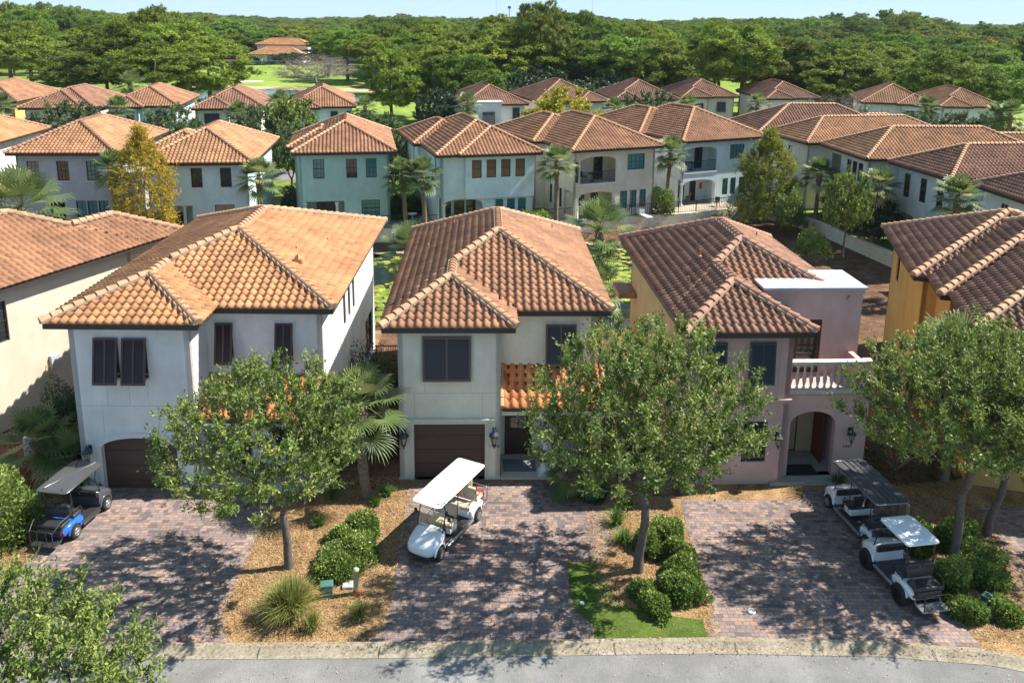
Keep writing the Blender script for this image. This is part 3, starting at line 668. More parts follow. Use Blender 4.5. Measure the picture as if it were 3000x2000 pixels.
# ---- ochre house, right edge
r, fr = house('stucco_house', 'ochre stucco house with dark brown stepped hip roof at the right edge', 7.73*.963+39.5*.2706-.0, -7.73*.2706+39.5*.963, -15.7,
    [dict(e=(0, 9.6, 0, 9.4)), dict(e=(.6, 9.9, -2.6, 8.0), ez=6.52), dict(e=(.96, 10.2, -6.8, 4.0), ez=6.54)], ez=6.5, p=.48, wallm=ST_ORANGE, tile=T_RED, det=3, ov=.57, capm=CAP_L, mortar=True,
    feats=[W(0, 'L', 1.5, 2.3, 4.2, 5.7), W(0, 'L', 4.5, 5.3, .8, 2.3), W(2, 'F', 1.0, 2.2, 4.2, 5.6), W(2, 'L', 7, 7.9, .7, 2.2), W(1, 'L', 5.5, 6.3, 4.3, 5.7)])
# ---- tan house, left edge
a0 = 21.6; ux, uy = cos(radians(-a0)), sin(radians(-a0)); nx, ny = -uy, ux
def locp(u, v, bx=-21.16, by=32.81): return (bx+ux*u+nx*v, by+uy*u+ny*v)
ox, oy = locp(-9.2, -6.0)
r, fr = house('stucco_house', 'pale tan stucco house with brown tile roof at the left edge', ox, oy, -a0,
    [dict(e=(.9, 9.2, 0, 13.9)), dict(e=(4.4, 9.2, 8.5, 16.5))], ez=6.5, p=.48, wallm=ST_TAN, tile=T_BROWN, det=3, ov=.57, capm=CAP_L, mortar=True,
    feats=[W(0, 'R', 5.1, 6.0, 3.9, 5.7, c=1), W(0, 'R', 2, 3, 3.9, 5.7)])
Fq, Wq = fr[(1, 'R')]
t = MB(); t.fbox(fr[(0, 'R')][0], 7.7, 8.15, 0, .16, 1.9, 2.5); t.build('meter_box', mat('meter_grey', (.5, .5, .52), .5, noise=.1), r)
t = MB(); t.tube([fr[(0, 'R')][0].p(7.55, .05, 2.2), fr[(0, 'R')][0].p(7.5, .15, 1.4), fr[(0, 'R')][0].p(7.35, .05, .1)], .02, 5); t.build('cable', mat('cable_yellow', (.6, .4, .05), .5), r)
vents(r, [(7.0, 5.0, 7.55)], 0, 0, CAP_L)

# ---- second row, across the pond
ROW2 = 'houses across the pond'
r, fr = house('stucco_house', 'mauve grey stucco house with sandy tile roof, left behind the rust coloured cypress', -41.23, 66.59, 4.5, [dict(e=(0, 8.7, 0, 13.4))], wallm=ST_GREY, tile=T_SAND, group=ROW2, capm=CAP_D,
    feats=[W(0, 'F', .8, 1.75, 4.1, 5.75, c=3, g=G_LIT, sill=TRIM), W(0, 'F', 3.15, 4.1, 4.1, 5.75, c=3, sill=TRIM), W(0, 'F', 5.5, 6.45, 4.1, 5.75, c=3, g=G_TEAL, sill=TRIM), W(0, 'F', 4.4, 5.2, .7, 2.4, g=G_TEAL), W(0, 'F', 5.3, 6.1, .7, 2.4, g=G_TEAL), W(0, 'F', 6.2, 7.0, .7, 2.4, g=G_TEAL),
           LG(0, 'F', 2.3, 3.5, -.05, 2.3, dep=1.4, doors=[(2.5, 3.3)]), W(0, 'R', 5, 5.5, 4.1, 5.6, c=1, g=G_TEAL), W(0, 'R', 7, 7.5, 4.1, 5.6, c=1), W(0, 'R', 3, 4, .8, 2.3)])
r, fr = house('stucco_house', 'pale grey stucco house with sandy tile roof between the rust cypress and the teal house', -28.75, 62.55, 7.2, [dict(e=(0, 8.7, 0, 13.2)), dict(e=(-1.3, 4, 6.3, 12.6), ez=6.48)], wallm=ST_BLUE, tile=T_SAND, group=ROW2, capm=CAP_L,
    feats=[W(0, 'F', 3.25, 4.1, 4.45, 6.0, g=G_DARK, sill=TRIM), W(0, 'F', 5.45, 6.3, 4.45, 6.0, sill=TRIM), W(0, 'F', 4.9, 6.4, .9, 3.05, g=G_LIT, c=2, r=1), LG(0, 'F', .5, 3.2, -.05, 3.0, dep=1.8, doors=[(.9, 2.3)]),
           W(0, 'R', 3.5, 3.75, 5.5, 5.9, c=1), W(0, 'R', 5, 5.25, 5.5, 5.9, c=1), W(0, 'R', 6.5, 6.75, 5.5, 5.9, c=1), W(0, 'R', 3, 3.6, .8, 1.9, c=1), W(0, 'R', 1.2, 1.8, .8, 1.9, c=1)])
column(3.1, .9, 0, 3.0, .14, r)
r, fr = house('stucco_house', 'teal stucco house with tan tile roof behind the pond', -18.38, 68.28, 10.4, [dict(e=(0, 8.65, 0, 14)), dict(e=(-.6, 4.6, 3, 11), ez=6.5)], wallm=ST_TEAL, tile=T_BROWN, group=ROW2, capm=CAP_L,
    feats=[W(0, 'F', 1.1, 2.03, 4.2, 5.85, g=G_TEAL, c=3, sill=ST_TEAL), W(0, 'F', 3.85, 4.75, 4.2, 5.85, g=G_DARK, c=3, sill=ST_TEAL), W(0, 'F', 5.5, 6.4, 4.2, 5.85, g=G_TEAL, c=3, sill=ST_TEAL), W(0, 'F', 5.05, 6.6, .75, 2.25, g=G_TEAL, c=4), LG(0, 'F', .35, 3.6, -.05, 2.2, doors=[(1.2, 2.9)]), W(0, 'R', 4, 4.8, 4.2, 5.6)])
column(3.55, .75, 0, 2.1, .13, r); column(.9, .75, 0, 2.1, .13, r)
r, fr = house('stucco_house', 'pale blue stucco house with four upper windows in a projecting bay, beyond the central roof', -6.35, 67.9, 17.0, [dict(e=(0, 9.3, 0, 14.4)), dict(e=(1.9, 9.3, -.35, 9), ez=6.52, sides=''), dict(e=(-.7, 6, 6.5, 15.4), ez=6.54)], wallm=ST_BLUE, tile=T_BROWN, group=ROW2, capm=CAP_L,
    feats=[LG(0, 'F', .15, 3.6, -.05, 2.6, rise=.5, doors=[(.4, 1.2), (1.5, 2.4), (2.6, 3.4)]),
           W(0, 'L', 10.6, 11.1, 4.3, 6.0, c=1), W(0, 'L', 11.8, 12.3, .8, 2.4, c=1), W(2, 'L', 5, 5.5, 3.8, 5.9, c=1)])
Fb = Fr((2.6, .25), (1, 0), (0, -1)); t = MB(); panel(t, Fb, 6.1, 2.75, 6.2, [(.55+k*1.28, 1.40+k*1.28, 4.4, 5.95, 0) for k in range(4)], .15); t.box(8.55, 8.7, .4, .6, 2.75, 6.2); t.box(2.6, 2.75, .4, .6, 2.75, 6.2); t.box(2.6, 8.7, .25, .6, 2.62, 2.749); t.build('bay_wall', ST_BLUE, r)
for k in range(4): window(Fb, .55+k*1.28, 1.40+k*1.28, 4.4, 5.95, r, 1, 1, gm=glassm('glass_brown', (.10, .075, .05), .12))
for a, b in ((4.75, 5.4), (5.8, 6.45), (6.8, 7.45)): window(fr[(0, 'F')][0], a, b, .8, 2.4, r, 2, 2, dd=.05, gm=G_TEAL)
column(.8, .75, 0, 2.2, .16, r); column(4.35, .75, 0, 2.2, .16, r)
def loggia_house(label, x, y, yaw, w_, wallm, l0, l1, wins, lows, tile=T_BROWN, L_=15.5, extra=(), blk=None):
    r, fr = house('stucco_house', label, x, y, yaw, blk or [dict(e=(0, w_, 0, L_))], wallm=wallm, tile=tile, group=ROW2, capm=CAP_L,
        feats=[LG(0, 'F', l0, l1, 3.35, 5.75, rise=.45, rail=True, slab=True, doors=[(l1-1.3, l1-.4, 2.2)]), LG(0, 'F', l0-.2, l1, -.05, 2.55, rise=.45, doors=[(l0+.5, l0+1.4), (l0+2.1, l0+2.8)])]
        + [W(0, 'F', a, b, 4.35, 5.8, g=G_TEAL, c=4) for a, b in wins]+[W(0, 'F', a, b, .8, 2.45, g=G_TEAL) for a, b in lows]+list(extra))
    column(l0+.45, .8, 0, 2.3, .16, r); column(l1+.55, .8, 0, 2.3, .16, r)
    return r, fr
rF, frF = loggia_house('beige stucco house with arched balcony behind iron railing, third from the teal house', 5.15, 71.33, 23.5, 9.45, ST_BEIGE, .6, 4.2, [(5.4, 7.2)], [(4.75, 5.5), (5.8, 6.5), (6.8, 7.5)],
    extra=[W(0, 'L', 12.6, 13.4, 3.6, 5.4, c=1), W(0, 'L', 10, 10.5, .8, 2.6, c=1), W(0, 'L', 8, 8.5, .8, 2.6, c=1), W(0, 'L', 5.5, 5.9, 5.2, 5.8, c=1)], blk=[dict(e=(0, 9.45, 0, 14)), dict(e=(-1.0, 7, 6, 16.2), ez=6.52)])
rG, frG = loggia_house('white stucco house with arched balcony right of the beige balcony house, by the olive cypress', 15.99, 77.75, 26.0, 10.3, ST_BLUE, .3, 4.1, [(5.7, 7.5)], [(5.0, 5.7), (6.0, 6.7), (7.1, 7.8)],
    extra=[W(0, 'L', 12, 12.8, .8, 2.4)], blk=[dict(e=(0, 10.3, 0, 14)), dict(e=(-.8, 7.5, 6, 17), ez=6.52)])
house('stucco_house', 'house with plain brown tile roof behind the white balcony house', 24.8, 95.4, -86, [dict(e=(0, 9.8, 0, 15))], wallm=ST_BEIGE, tile=T_RED, group=ROW2, capm=CAP_L)
house('stucco_house', 'cream house with broad orange tile roof just right of the olive cypress', 26.0, 85.6, -78, [dict(e=(0, 8.0, 0, 17)), dict(e=(-1.5, 6.5, 6, 16), ez=6.52)], wallm=ST_CREAM, tile=T_SAND, group=ROW2, capm=CAP_L,
    feats=[W(0, 'F', 3.3, 4.1, 4.1, 5.7, g=G_LIT, fm=FRAME), W(0, 'R', 3, 4, 4.1, 5.6), LG(0, 'F', 4.5, 6.5, -.05, 2.5, dep=1.5)])
r, fr = house('stucco_house', 'cream house with corner column balcony and sandy orange roof, right of the pond', 28.87, 77.46, -85.4, [dict(e=(0, 8.75, 0, 17)), dict(e=(1.5, 8, 9, 22), ez=6.5)], wallm=ST_CREAM, tile=T_SAND, group=ROW2, capm=CAP_L,
    feats=[LG(0, 'F', .3, 2.6, 3.35, 5.9, rail=True, slab=True, doors=[(.6, 1.8, 2.1)]), LG(0, 'F', .2, 2.7, -.05, 2.7, doors=[(.6, 1.8)])]+[W(0, 'F', a, a+.85, 4.0, 5.8, c=1, sill=TRIM) for a in (3.7, 4.75, 5.8)]+[W(0, 'F', 5, 5.9, .8, 2.3), W(0, 'R', 3, 4, 4.1, 5.7)])
column(1.0, .75, 3.3, 5.9, .15, r); column(1.0, .75, 0, 3.1, .15, r)
house('stucco_house', 'pale blue stained house with brown roof and tall narrow windows, right of the pond', 30.98, 67.82, -81.8, [dict(e=(0, 7.95, 0, 17)), dict(e=(1.2, 8.6, 8.5, 22), ez=6.5)], wallm=stucco('stucco_blue_stained', (.52, .58, .60)), tile=T_RED, group=ROW2, capm=CAP_L,
    feats=[W(0, 'F', 1.0, 1.8, 3.9, 5.8, c=1, sill=TRIM), W(0, 'F', 3.1, 3.9, 3.9, 5.8, c=1, sill=TRIM), W(0, 'F', 5.2, 6.0, 3.9, 5.8, c=1, sill=TRIM), LG(0, 'F', .3, 3.5, -.05, 2.6, rise=.8)])
house('stucco_house', 'pale house partly behind the ochre house, nearest of the right hand row', 32.75, 58.4, -87, [dict(e=(0, 8.4, 0, 15))], wallm=ST_BLUE, tile=T_RED, group=ROW2, capm=CAP_D,
    feats=[W(0, 'F', 2.2, 3.0, 4.1, 5.7), W(0, 'F', 5.2, 6.0, 4.1, 5.7)])
house('stucco_house', 'white stucco house with orange roof cut by the left edge, beside the mauve grey house', -53.5, 66.5, 4.5, [dict(e=(0, 8.7, 0, 15.2))], wallm=ST_WHITE, tile=T_ORANGE, group=ROW2, capm=CAP_D,
    feats=[W(0, 'R', 2.2, 2.9, 4.3, 5.7)])
# ---- third row
ROW3 = 'far row of houses before the golf course'
def far_house(label, x, y, yaw, w_, L_, wallm, tile, wing=0, ws=1.3, shut=(), z=(4.3, 5.6), wr=False, **k):
    bl = [dict(e=(0, w_, ws if wing else 0, L_))]
    if wing: bl.append(dict(e=((w_-wing) if wr else 0, w_ if wr else wing, 0, L_*.6)))
    fe = []
    for q in shut:
        b, a, c = q[:3]; fe.append(SH(b, 'F', a, c, q[3] if len(q) > 3 else z[0], q[4] if len(q) > 4 else z[1], tilt=12, m=SHUT_G))
    return house('stucco_house', label, x, y, yaw, bl, wallm=wallm, tile=tile, det=2 if abs(y) < 125 else 1, group=ROW3, feats=fe, capm=CAP_D, **k)
far_house('yellow stucco house with brown roof at the far left edge', -72.6, 105.8, 7, 8.9, 15, ST_YEL, T_BROWN, shut=[(0, 6.6, 7.3)])
far_house('cream house with brown roof and two small shuttered windows, far left', -59.3, 99.4, 6, 8.4, 14, ST_CREAM, T_RED, 7.4, 1, shut=[(1, .7, 1.5, 4.9, 5.8), (1, 3.2, 4.0, 4.9, 5.8)])
far_house('white house with red brown roof and two tall shutters, far row left', -50.1, 101.3, 10, 8.6, 15, ST_BLUE, T_BROWN, 4.6, 1.2, shut=[(1, .6, 1.4, 4.0, 5.8), (1, 2.1, 2.9, 4.0, 5.8), (0, 5.2, 6, 4.2, 5.8)])
far_house('cream house with one wide dark shutter and brown roof, far row', -39.1, 100.8, 11, 8.5, 15, ST_CREAM, T_RED, 4.9, 1.4, shut=[(1, .9, 2.6, 4.0, 5.8), (0, 5.6, 6.6, 4.6, 5.8)])
far_house('white house with brown roof and slim shutters left of the lone pine', -28.1, 102.6, 12, 8.7, 15, ST_BLUE, T_BROWN, 4.3, 1.4, shut=[(1, 1.9, 2.7, 3.6, 5.7), (0, 4.9, 5.7, 4.2, 5.8), (0, 6.9, 7.6, 4.2, 5.8)])
r, fr = far_house('white house with a square chimney like tower and grey shutters, beyond the yellow green tree', -6.6, 109.5, 14, 9.0, 13, ST_WHITE, T_RED, shut=[(0, 6.3, 7.2, 4.0, 5.9)])
t = MB(); t.box(1.5, 5.0, -.9, 2.2, -.1, 6.75); t.build('tower_wall', ST_WHITE, r); t = MB(); t.box(1.35, 5.15, -1.05, 2.35, 6.752, 6.95); t.build('flat_roof', TRIM, r)
ftw = Fr((1.5, -.9), (1, 0), (0, -1)); shutter(ftw, .9, 2.6, 3.9, 5.6, r, mat('shutter_grey', (.16, .17, .18), .5), 8, 2)
far_house('yellowish house with brown hip roofs behind the yellow green tree', 3.6, 114.0, 17, 10.4, 14, ST_CREAM, T_RED, 4.5, 1.2, shut=[(0, 7.3, 8.3, 4.4, 5.8)], wr=True)
far_house('cream house with broad ridged brown roof, far row centre right', 14.3, 118.4, 5, 9.8, 14, ST_CREAM, T_RED, 4.2, 1.1, shut=[(0, 7.0, 8.4, 4.9, 5.8)])
far_house('tan house with two slanted shutters and brown roof, by the tall bare trunked pine', 25.2, 124.3, 6, 9.1, 13, ST_BEIGE, T_RED, 4.8, 1.0, shut=[(1, 1.5, 2.8, 4.2, 5.5), (0, 5.3, 6.6, 4.2, 5.6)])
far_house('pinkish house with two shutters right of the tall bare trunked pine', 37.5, 123.5, 4, 8.6, 14, ST_WHITE, T_RED, 4.4, 1.0, shut=[(1, 1.5, 2.8, 4.2, 5.5), (0, 4.9, 6.2, 4.2, 5.5)])
r, fr = far_house('white house with sandy roof beside the leafless shrub, far right', 49.5, 118.4, -14, 9.6, 13, ST_WHITE, T_SAND, 5.0, 1.2, shut=[(1, .8, 1.8, 4.2, 5.5), (0, 6.1, 7.1, 4.2, 5.5)], wr=True)
lantern(fr[(1, 'F')][0], .45, 4.8, r, 2)
far_house('white house with sandy brown roof at the far right end of the far row', 58.6, 114.6, -8, 8.7, 15, ST_WHITE, T_SAND, 4.5, 1.2, shut=[(1, 1.8, 3.0, 4.3, 5.4)])
r, fr = house('villa', 'large pink and cream villa with orange roofs beyond the golf green', -101.5, 322, 2, [dict(e=(0, 21, 0, 12)), dict(e=(.5, 21.5, 9, 20), ez=6.6)], ez=3.2, p=.42, wallm=stucco('stucco_rose', (.80, .72, .67)), tile=T_ORANGE, det=1, capm=CAP_L,
    feats=[W(0, 'F', 1.4, 3.8, .7, 2.6), LG(0, 'F', 6.5, 11.2, 0, 2.7, dep=1.6), W(0, 'F', 13, 15, .5, 2.6)])
house('villa', 'small villa roof showing between trees right of the large villa', -76, 345, -6, [dict(e=(0, 14, 0, 12))], ez=5.6, p=.42, wallm=ST_CREAM, tile=T_ORANGE, det=1, capm=CAP_L)
house('villa', 'white gabled villa glimpsed through the pines at the upper left', -152, 270, 10, [dict(e=(0, 13, 0, 12))], ez=6, p=.4, wallm=ST_WHITE, tile=T_SAND, det=1, capm=CAP_L)
# ---------------------------------------------------------------- ground
M_STRAW = mat('pine_straw', (.46, .27, .105), .95, spec=.1, c2=(.25, .12, .045), nscale=2.6, bump=.9, bscale=30, noise=.1)
def fine_mat(name, stops, scales, stretch=(1, 1, 1), bump=.5, rough=.95):
    m = bpy.data.materials.new(name); m.use_nodes = True; t = m.node_tree; N = t.nodes; L = t.links; b = N['Principled BSDF']; b.inputs['Roughness'].default_value = rough; b.inputs['Specular IOR Level'].default_value = .15
    tc = N.new('ShaderNodeTexCoord'); mp = N.new('ShaderNodeMapping'); mp.inputs['Scale'].default_value = stretch; L.new(tc.outputs['Object'], mp.inputs[0])
    a = N.new('ShaderNodeTexNoise'); a.inputs['Scale'].default_value = scales[0]; a.inputs['Detail'].default_value = 8; a.inputs['Roughness'].default_value = .7; L.new(mp.outputs[0], a.inputs[0])
    c = N.new('ShaderNodeTexNoise'); c.inputs['Scale'].default_value = scales[1]; c.inputs['Detail'].default_value = 5; L.new(mp.outputs[0], c.inputs[0])
    mx = N.new('ShaderNodeMix'); mx.data_type = 'FLOAT'; mx.inputs[0].default_value = .5; L.new(a.outputs[0], mx.inputs[2]); L.new(c.outputs[0], mx.inputs[3])
    rp = N.new('ShaderNodeValToRGB'); L.new(mx.outputs[0], rp.inputs[0]); e = rp.color_ramp.elements
    e[0].position, e[1].position = stops[0][0], stops[-1][0]; e[0].color = (*stops[0][1], 1); e[1].color = (*stops[-1][1], 1)
    for p_, c_ in stops[1:-1]: e.new(p_).color = (*c_, 1)
    L.new(rp.outputs[0], b.inputs['Base Color'])
    bp = N.new('ShaderNodeBump'); bp.inputs['Strength'].default_value = bump; bp.inputs['Distance'].default_value = .03; L.new(c.outputs[0], bp.inputs['Height']); L.new(bp.outputs[0], b.inputs['Normal'])
    return m
M_STRAW = fine_mat('pine_straw_bed', [(.36, (.08, .045, .022)), (.45, (.20, .12, .055)), (.54, (.33, .205, .095)), (.66, (.46, .33, .18))], (1.3, 17), (1, .8, 1), .9)
M_MULCH = fine_mat('mulch_brown', [(.38, (.06, .032, .02)), (.5, (.13, .07, .04)), (.64, (.24, .14, .08))], (1.2, 14))
M_GRASS = fine_mat('grass_far', [(.36, (.075, .085, .02)), (.47, (.13, .17, .03)), (.56, (.19, .24, .045)), (.66, (.30, .26, .10))], (.05, .6))
M_FAIR = fine_mat('fairway_grass', [(.36, (.14, .20, .03)), (.5, (.20, .28, .045)), (.64, (.31, .36, .08))], (.03, .25), bump=.1)
M_LAWN = fine_mat('lawn_grass', [(.36, (0.034, 0.056, 0.011)), (.5, (0.072, 0.112, 0.018)), (.66, (0.162, 0.184, 0.045))], (1.1, 26), bump=.8)
M_ASPH = fine_mat('asphalt', [(.34, (0.106, 0.104, 0.099)), (.5, (0.189, 0.185, 0.176)), (.66, (0.326, 0.317, 0.299))], (.35, 45), bump=.3)
M_CONC = fine_mat('kerb_concrete', [(.36, (0.164, 0.136, 0.094)), (.5, (0.279, 0.236, 0.172)), (.64, (0.377, 0.328, 0.250))], (1.0, 12), bump=.3)
M_WALL = fine_mat('retaining_wall_render', [(.36, (.52, .46, .34)), (.5, (.68, .62, .47)), (.64, (.74, .69, .56))], (.4, 6), bump=.2)
M_SAND = fine_mat('sand', [(.36, (.55, .47, .38)), (.64, (.74, .66, .56))], (.3, 3), bump=.2)
def paver_mat():
    m = bpy.data.materials.new('brick_pavers'); m.use_nodes = True; t = m.node_tree; N = t.nodes; L = t.links; b = N['Principled BSDF']; b.inputs['Roughness'].default_value = .85; b.inputs['Specular IOR Level'].default_value = .2
    tc = N.new('ShaderNodeTexCoord')
    def brick(w_, h, off, sq, fr):
        k = N.new('ShaderNodeTexBrick'); k.inputs['Scale'].default_value = 1; k.inputs['Brick Width'].default_value = w_; k.inputs['Row Height'].default_value = h; k.inputs['Mortar Size'].default_value = .007; k.inputs['Mortar Smooth'].default_value = .2
        k.inputs['Color1'].default_value = (0, 0, 0, 1); k.inputs['Color2'].default_value = (1, 1, 1, 1); k.inputs['Mortar'].default_value = (0, 0, 0, 1); k.offset = off; k.squash = sq; k.squash_frequency = fr; k.offset_frequency = 2
        L.new(tc.outputs['Object'], k.inputs[0]); return k
    k = brick(.235, .155, .43, .68, 3)
    # colour per paver
    rp = N.new('ShaderNodeValToRGB'); e = rp.color_ramp.elements; e[0].color = (0.123, 0.100, 0.100, 1); e[1].color = (0.295, 0.212, 0.168, 1)
    for p_, c_ in ((.2, (0.164, 0.127, 0.121)), (.4, (0.246, 0.181, 0.160)), (.6, (0.205, 0.166, 0.156)), (.8, (0.312, 0.204, 0.152))): e.new(p_).color = (*c_, 1)
    L.new(k.outputs['Color'], rp.inputs[0])
    nz = N.new('ShaderNodeTexNoise'); nz.inputs['Scale'].default_value = .6; nz.inputs['Detail'].default_value = 8; L.new(tc.outputs['Object'], nz.inputs[0])
    mr = N.new('ShaderNodeMapRange'); mr.inputs[1].default_value = .3; mr.inputs[2].default_value = .7; mr.inputs[3].default_value = .85; mr.inputs[4].default_value = 1.28; L.new(nz.outputs[0], mr.inputs[0])
    mx = N.new('ShaderNodeMix'); mx.data_type = 'RGBA'; mx.blend_type = 'MULTIPLY'; mx.inputs[0].default_value = 1; L.new(rp.outputs[0], mx.inputs[6]); L.new(mr.outputs[0], mx.inputs[7])
    m2 = N.new('ShaderNodeMix'); m2.data_type = 'RGBA'; L.new(k.outputs['Fac'], m2.inputs[0]); L.new(mx.outputs[2], m2.inputs[6]); m2.inputs[7].default_value = (.11, .085, .07, 1)
    L.new(m2.outputs[2], b.inputs['Base Color'])
    bp = N.new('ShaderNodeBump'); bp.invert = True; bp.inputs['Strength'].default_value = .6; bp.inputs['Distance'].default_value = .01; L.new(k.outputs['Fac'], bp.inputs['Height']); L.new(bp.outputs[0], b.inputs['Normal'])
    return m
M_PAVE = paver_mat()
WALLLINE = [(-75, 66.6), (-40, 67.2), (-30, 67.6), (-11.48, 68.45), (-8, 68.7), (1.5, 71.2), (10.95, 74.0), (17.3, 76.1), (22.1, 78.6), (24.6, 78.6), (25.9, 76.9), (27.7, 73.0), (28.5, 69.2), (29.9, 62.5), (31.0, 55.0), (31.6, 46.0)]
SHORE = [(-75, 64.2), (-40, 64.7), (-30, 65.0), (-11.0, 65.7), (-8, 65.8), (1.0, 68.0), (8.0, 69.6), (12.5, 69.0), (14.5, 66.5), (15.5, 64), (15.8, 62), (16.0, 60), (16, 58), (15.8, 55), (15.6, 51), (15.5, 46.0)]
flat('ground', [(-2500, -60), (2500, -60), (2500, 46), (-2500, 46)], 0, M_STRAW)
flat('ground_beyond', [(-2500, 46), (-75, 46)]+WALLLINE+[(2500, 46), (2500, 6500), (-2500, 6500)], 0, M_GRASS)
V = []; F = []
for (a, b) in zip(WALLLINE, SHORE):
    V += [(a[0], a[1], -1.05), ((a[0]*.4+b[0]*.6), (a[1]*.4+b[1]*.6), -1.35), (b[0], b[1], -1.75)]
for i in range(len(WALLLINE)-1):
    for k in range(2): F.append((i*3+k, i*3+k+1, i*3+k+4, i*3+k+3))
me = bpy.data.meshes.new('embankment'); me.from_pydata(V, [], F); me.materials.append(M_MULCH); me.update()
o = bpy.data.objects.new('embankment', me); COL.objects.link(o); o['kind'] = 'structure'
me = bpy.data.meshes.new('near_bank'); me.from_pydata([(-75, 46, 0), (31.6, 46, 0), (31.6, 48.3, -1.8), (-75, 48.3, -1.8)], [], [(0, 1, 2, 3)]); me.materials.append(M_STRAW); me.update()
o = bpy.data.objects.new('near_bank', me); COL.objects.link(o); o['kind'] = 'structure'
flat('dry_bank', [(-40, 64.95), (-11, 65.9), (1, 68.2), (8, 69.8), (11, 70.2), (9, 73.2), (1.5, 70.9), (-8, 68.4), (-11.5, 68.1), (-40, 66.9)], -1.42, M_SAND)
bpy.data.objects['dry_bank'].data.materials[0] = fine_mat('dry_grass', [(.36, (.28, .20, .10)), (.5, (.45, .35, .20)), (.66, (.58, .50, .33))], (.5, 10))
# pond water
m = bpy.data.materials.new('pond_water'); m.use_nodes = True; N = m.node_tree.nodes; L = m.node_tree.links; b = N['Principled BSDF']
b.inputs['Base Color'].default_value = (.018, .028, .022, 1); b.inputs['Roughness'].default_value = .03; b.inputs['Specular IOR Level'].default_value = .8
tc = N.new('ShaderNodeTexCoord'); nz = N.new('ShaderNodeTexNoise'); nz.inputs['Scale'].default_value = .8; nz.inputs['Detail'].default_value = 3; L.new(tc.outputs['Object'], nz.inputs[0])
bp = N.new('ShaderNodeBump'); bp.inputs['Strength'].default_value = .05; bp.inputs['Distance'].default_value = .1; L.new(nz.outputs[0], bp.inputs['Height']); L.new(bp.outputs[0], b.inputs['Normal'])
M_WATER = m
flat('pond_water', [(-75, 46.5), (17, 46.5), (17, 73), (-75, 70)], -1.6, M_WATER)
# lily pads
rs = np.random.RandomState(3); V = []; F = []; R = []
def inshore(x, y):
    xs = [q[0] for q in SHORE[:8]]; ys = [q[1] for q in SHORE[:8]]
    return 48 < y < np.interp(x, xs, ys)-.2 and x < 14.5
n = 0
cl = [(rs.uniform(-13, 14), rs.uniform(49, 68), rs.uniform(1.2, 3.5)) for _ in range(46)]
for cx_, cy_, cr in cl:
    for _ in range(int(26*cr)):
        a = rs.uniform(0, 2*pi); rr = cr*sqrt(rs.rand()); x = cx_+rr*cos(a); y = cy_+rr*sin(a)
        if not inshore(x, y): continue
        r0 = rs.uniform(.16, .36); a0 = rs.uniform(0, 6.28); base = n
        zz = -1.585+rs.uniform(0, .012); V.append((x, y, zz)); tn = .01*rs.randn()
        for k in range(10): t_ = a0+k*(2*pi-.4)/9; V.append((x+r0*cos(t_), y+r0*sin(t_), zz+tn*cos(t_)))
        F += [(base, base+k+1, base+k+2) for k in range(9)]; R += [rs.rand()]*11; n += 11
LILY = ramp_attr_mat('lily_pad', [(0, (.10, .14, .02)), (.5, (.24, .30, .04)), (.85, (.42, .42, .07)), (1, (.40, .22, .06))], rough=.4, trans=0, spec=.5, noise=False)
o = nmesh('lily_pads', V, F, LILY, rnd=R); o['kind'] = 'stuff'
flat('terrace', WALLLINE[1:10]+[(24, 84), (14, 80), (3, 75), (-10, 73), (-20, 70.5), (-40, 70)], .01, fine_mat('terrace_ground', [(.36, (.30, .24, .17)), (.5, (.42, .35, .27)), (.66, (.52, .46, .37))], (.5, 6)))
# retaining wall with railing
def offs(pl, d):
    out = []
    for i, p in enumerate(pl):
        a = Vector(pl[max(i-1, 0)]); b = Vector(pl[min(i+1, len(pl)-1)]); t = (b-a).normalized(); nn = Vector((-t.y, t.x)); out.append((p[0]+nn.x*d, p[1]+nn.y*d))
    return out
def wall_strip(name, pl, th, z0, z1, m, label, cat, capm=None):
    a = offs(pl, -th/2); b = offs(pl, th/2); mb = MB()
    for i in range(len(pl)-1):
        mb.hexa([(*a[i], z0), (*a[i+1], z0), (*b[i+1], z0), (*b[i], z0), (*a[i], z1), (*a[i+1], z1), (*b[i+1], z1), (*b[i], z1)])
    o = mb.build(name, m); return tag(o, label, cat)
wall_strip('retaining_wall', WALLLINE, .34, -2.2, .10, M_WALL, 'cream rendered retaining wall along the far bank of the pond', 'wall')
def long_rail(name, pl, z, h, label, sp=.2, post=2.4):
    root = empty(name, (pl[0][0], pl[0][1], 0), 0, label, 'railing'); bars = MB(); posts = MB(); ox, oy = pl[0]
    for i in range(len(pl)-1):
        a = Vector(pl[i]); b = Vector(pl[i+1]); Ls = (b-a).length; d = (b-a)/Ls; fr = Fr((a.x-ox, a.y-oy), (d.x, d.y), (d.y, -d.x))
        bars.fbox(fr, 0, Ls, -.02, .02, z+h-.05, z+h); bars.fbox(fr, 0, Ls, -.015, .015, z+.08, z+.11)
        for k in range(int(Ls/sp)+1): bars.fbox(fr, k*sp, k*sp+.02, -.01, .01, z+.11, z+h-.05)
        for k in range(int(Ls/post)+1): q = MB(); posts.fbox(fr, k*post-.03, k*post+.03, -.031, .031, z, z+h+.03)
    bars.build('bars', IRON, root); posts.build('post', IRON, root)
long_rail('railing', [(-40, 67.3), (-11.48, 68.55), (-8, 68.8), (1.5, 71.3), (10.95, 74.1), (17.3, 76.2), (22.0, 78.6)], .10, 1.1, 'long dark iron railing on top of the pond retaining wall')
long_rail('railing', [(28.0, 73.2), (28.8, 69.2), (30.2, 62.5), (31.3, 55.0)], .10, 1.1, 'dark iron railing on the wall beside the pond on the right, near the dense shrub')
long_rail('railing', [(-8.5, 45.4), (-4.0, 45.6)], 0, 1.15, 'short iron railing on the bank between the orange roofed and the central house', .12, 1.9)
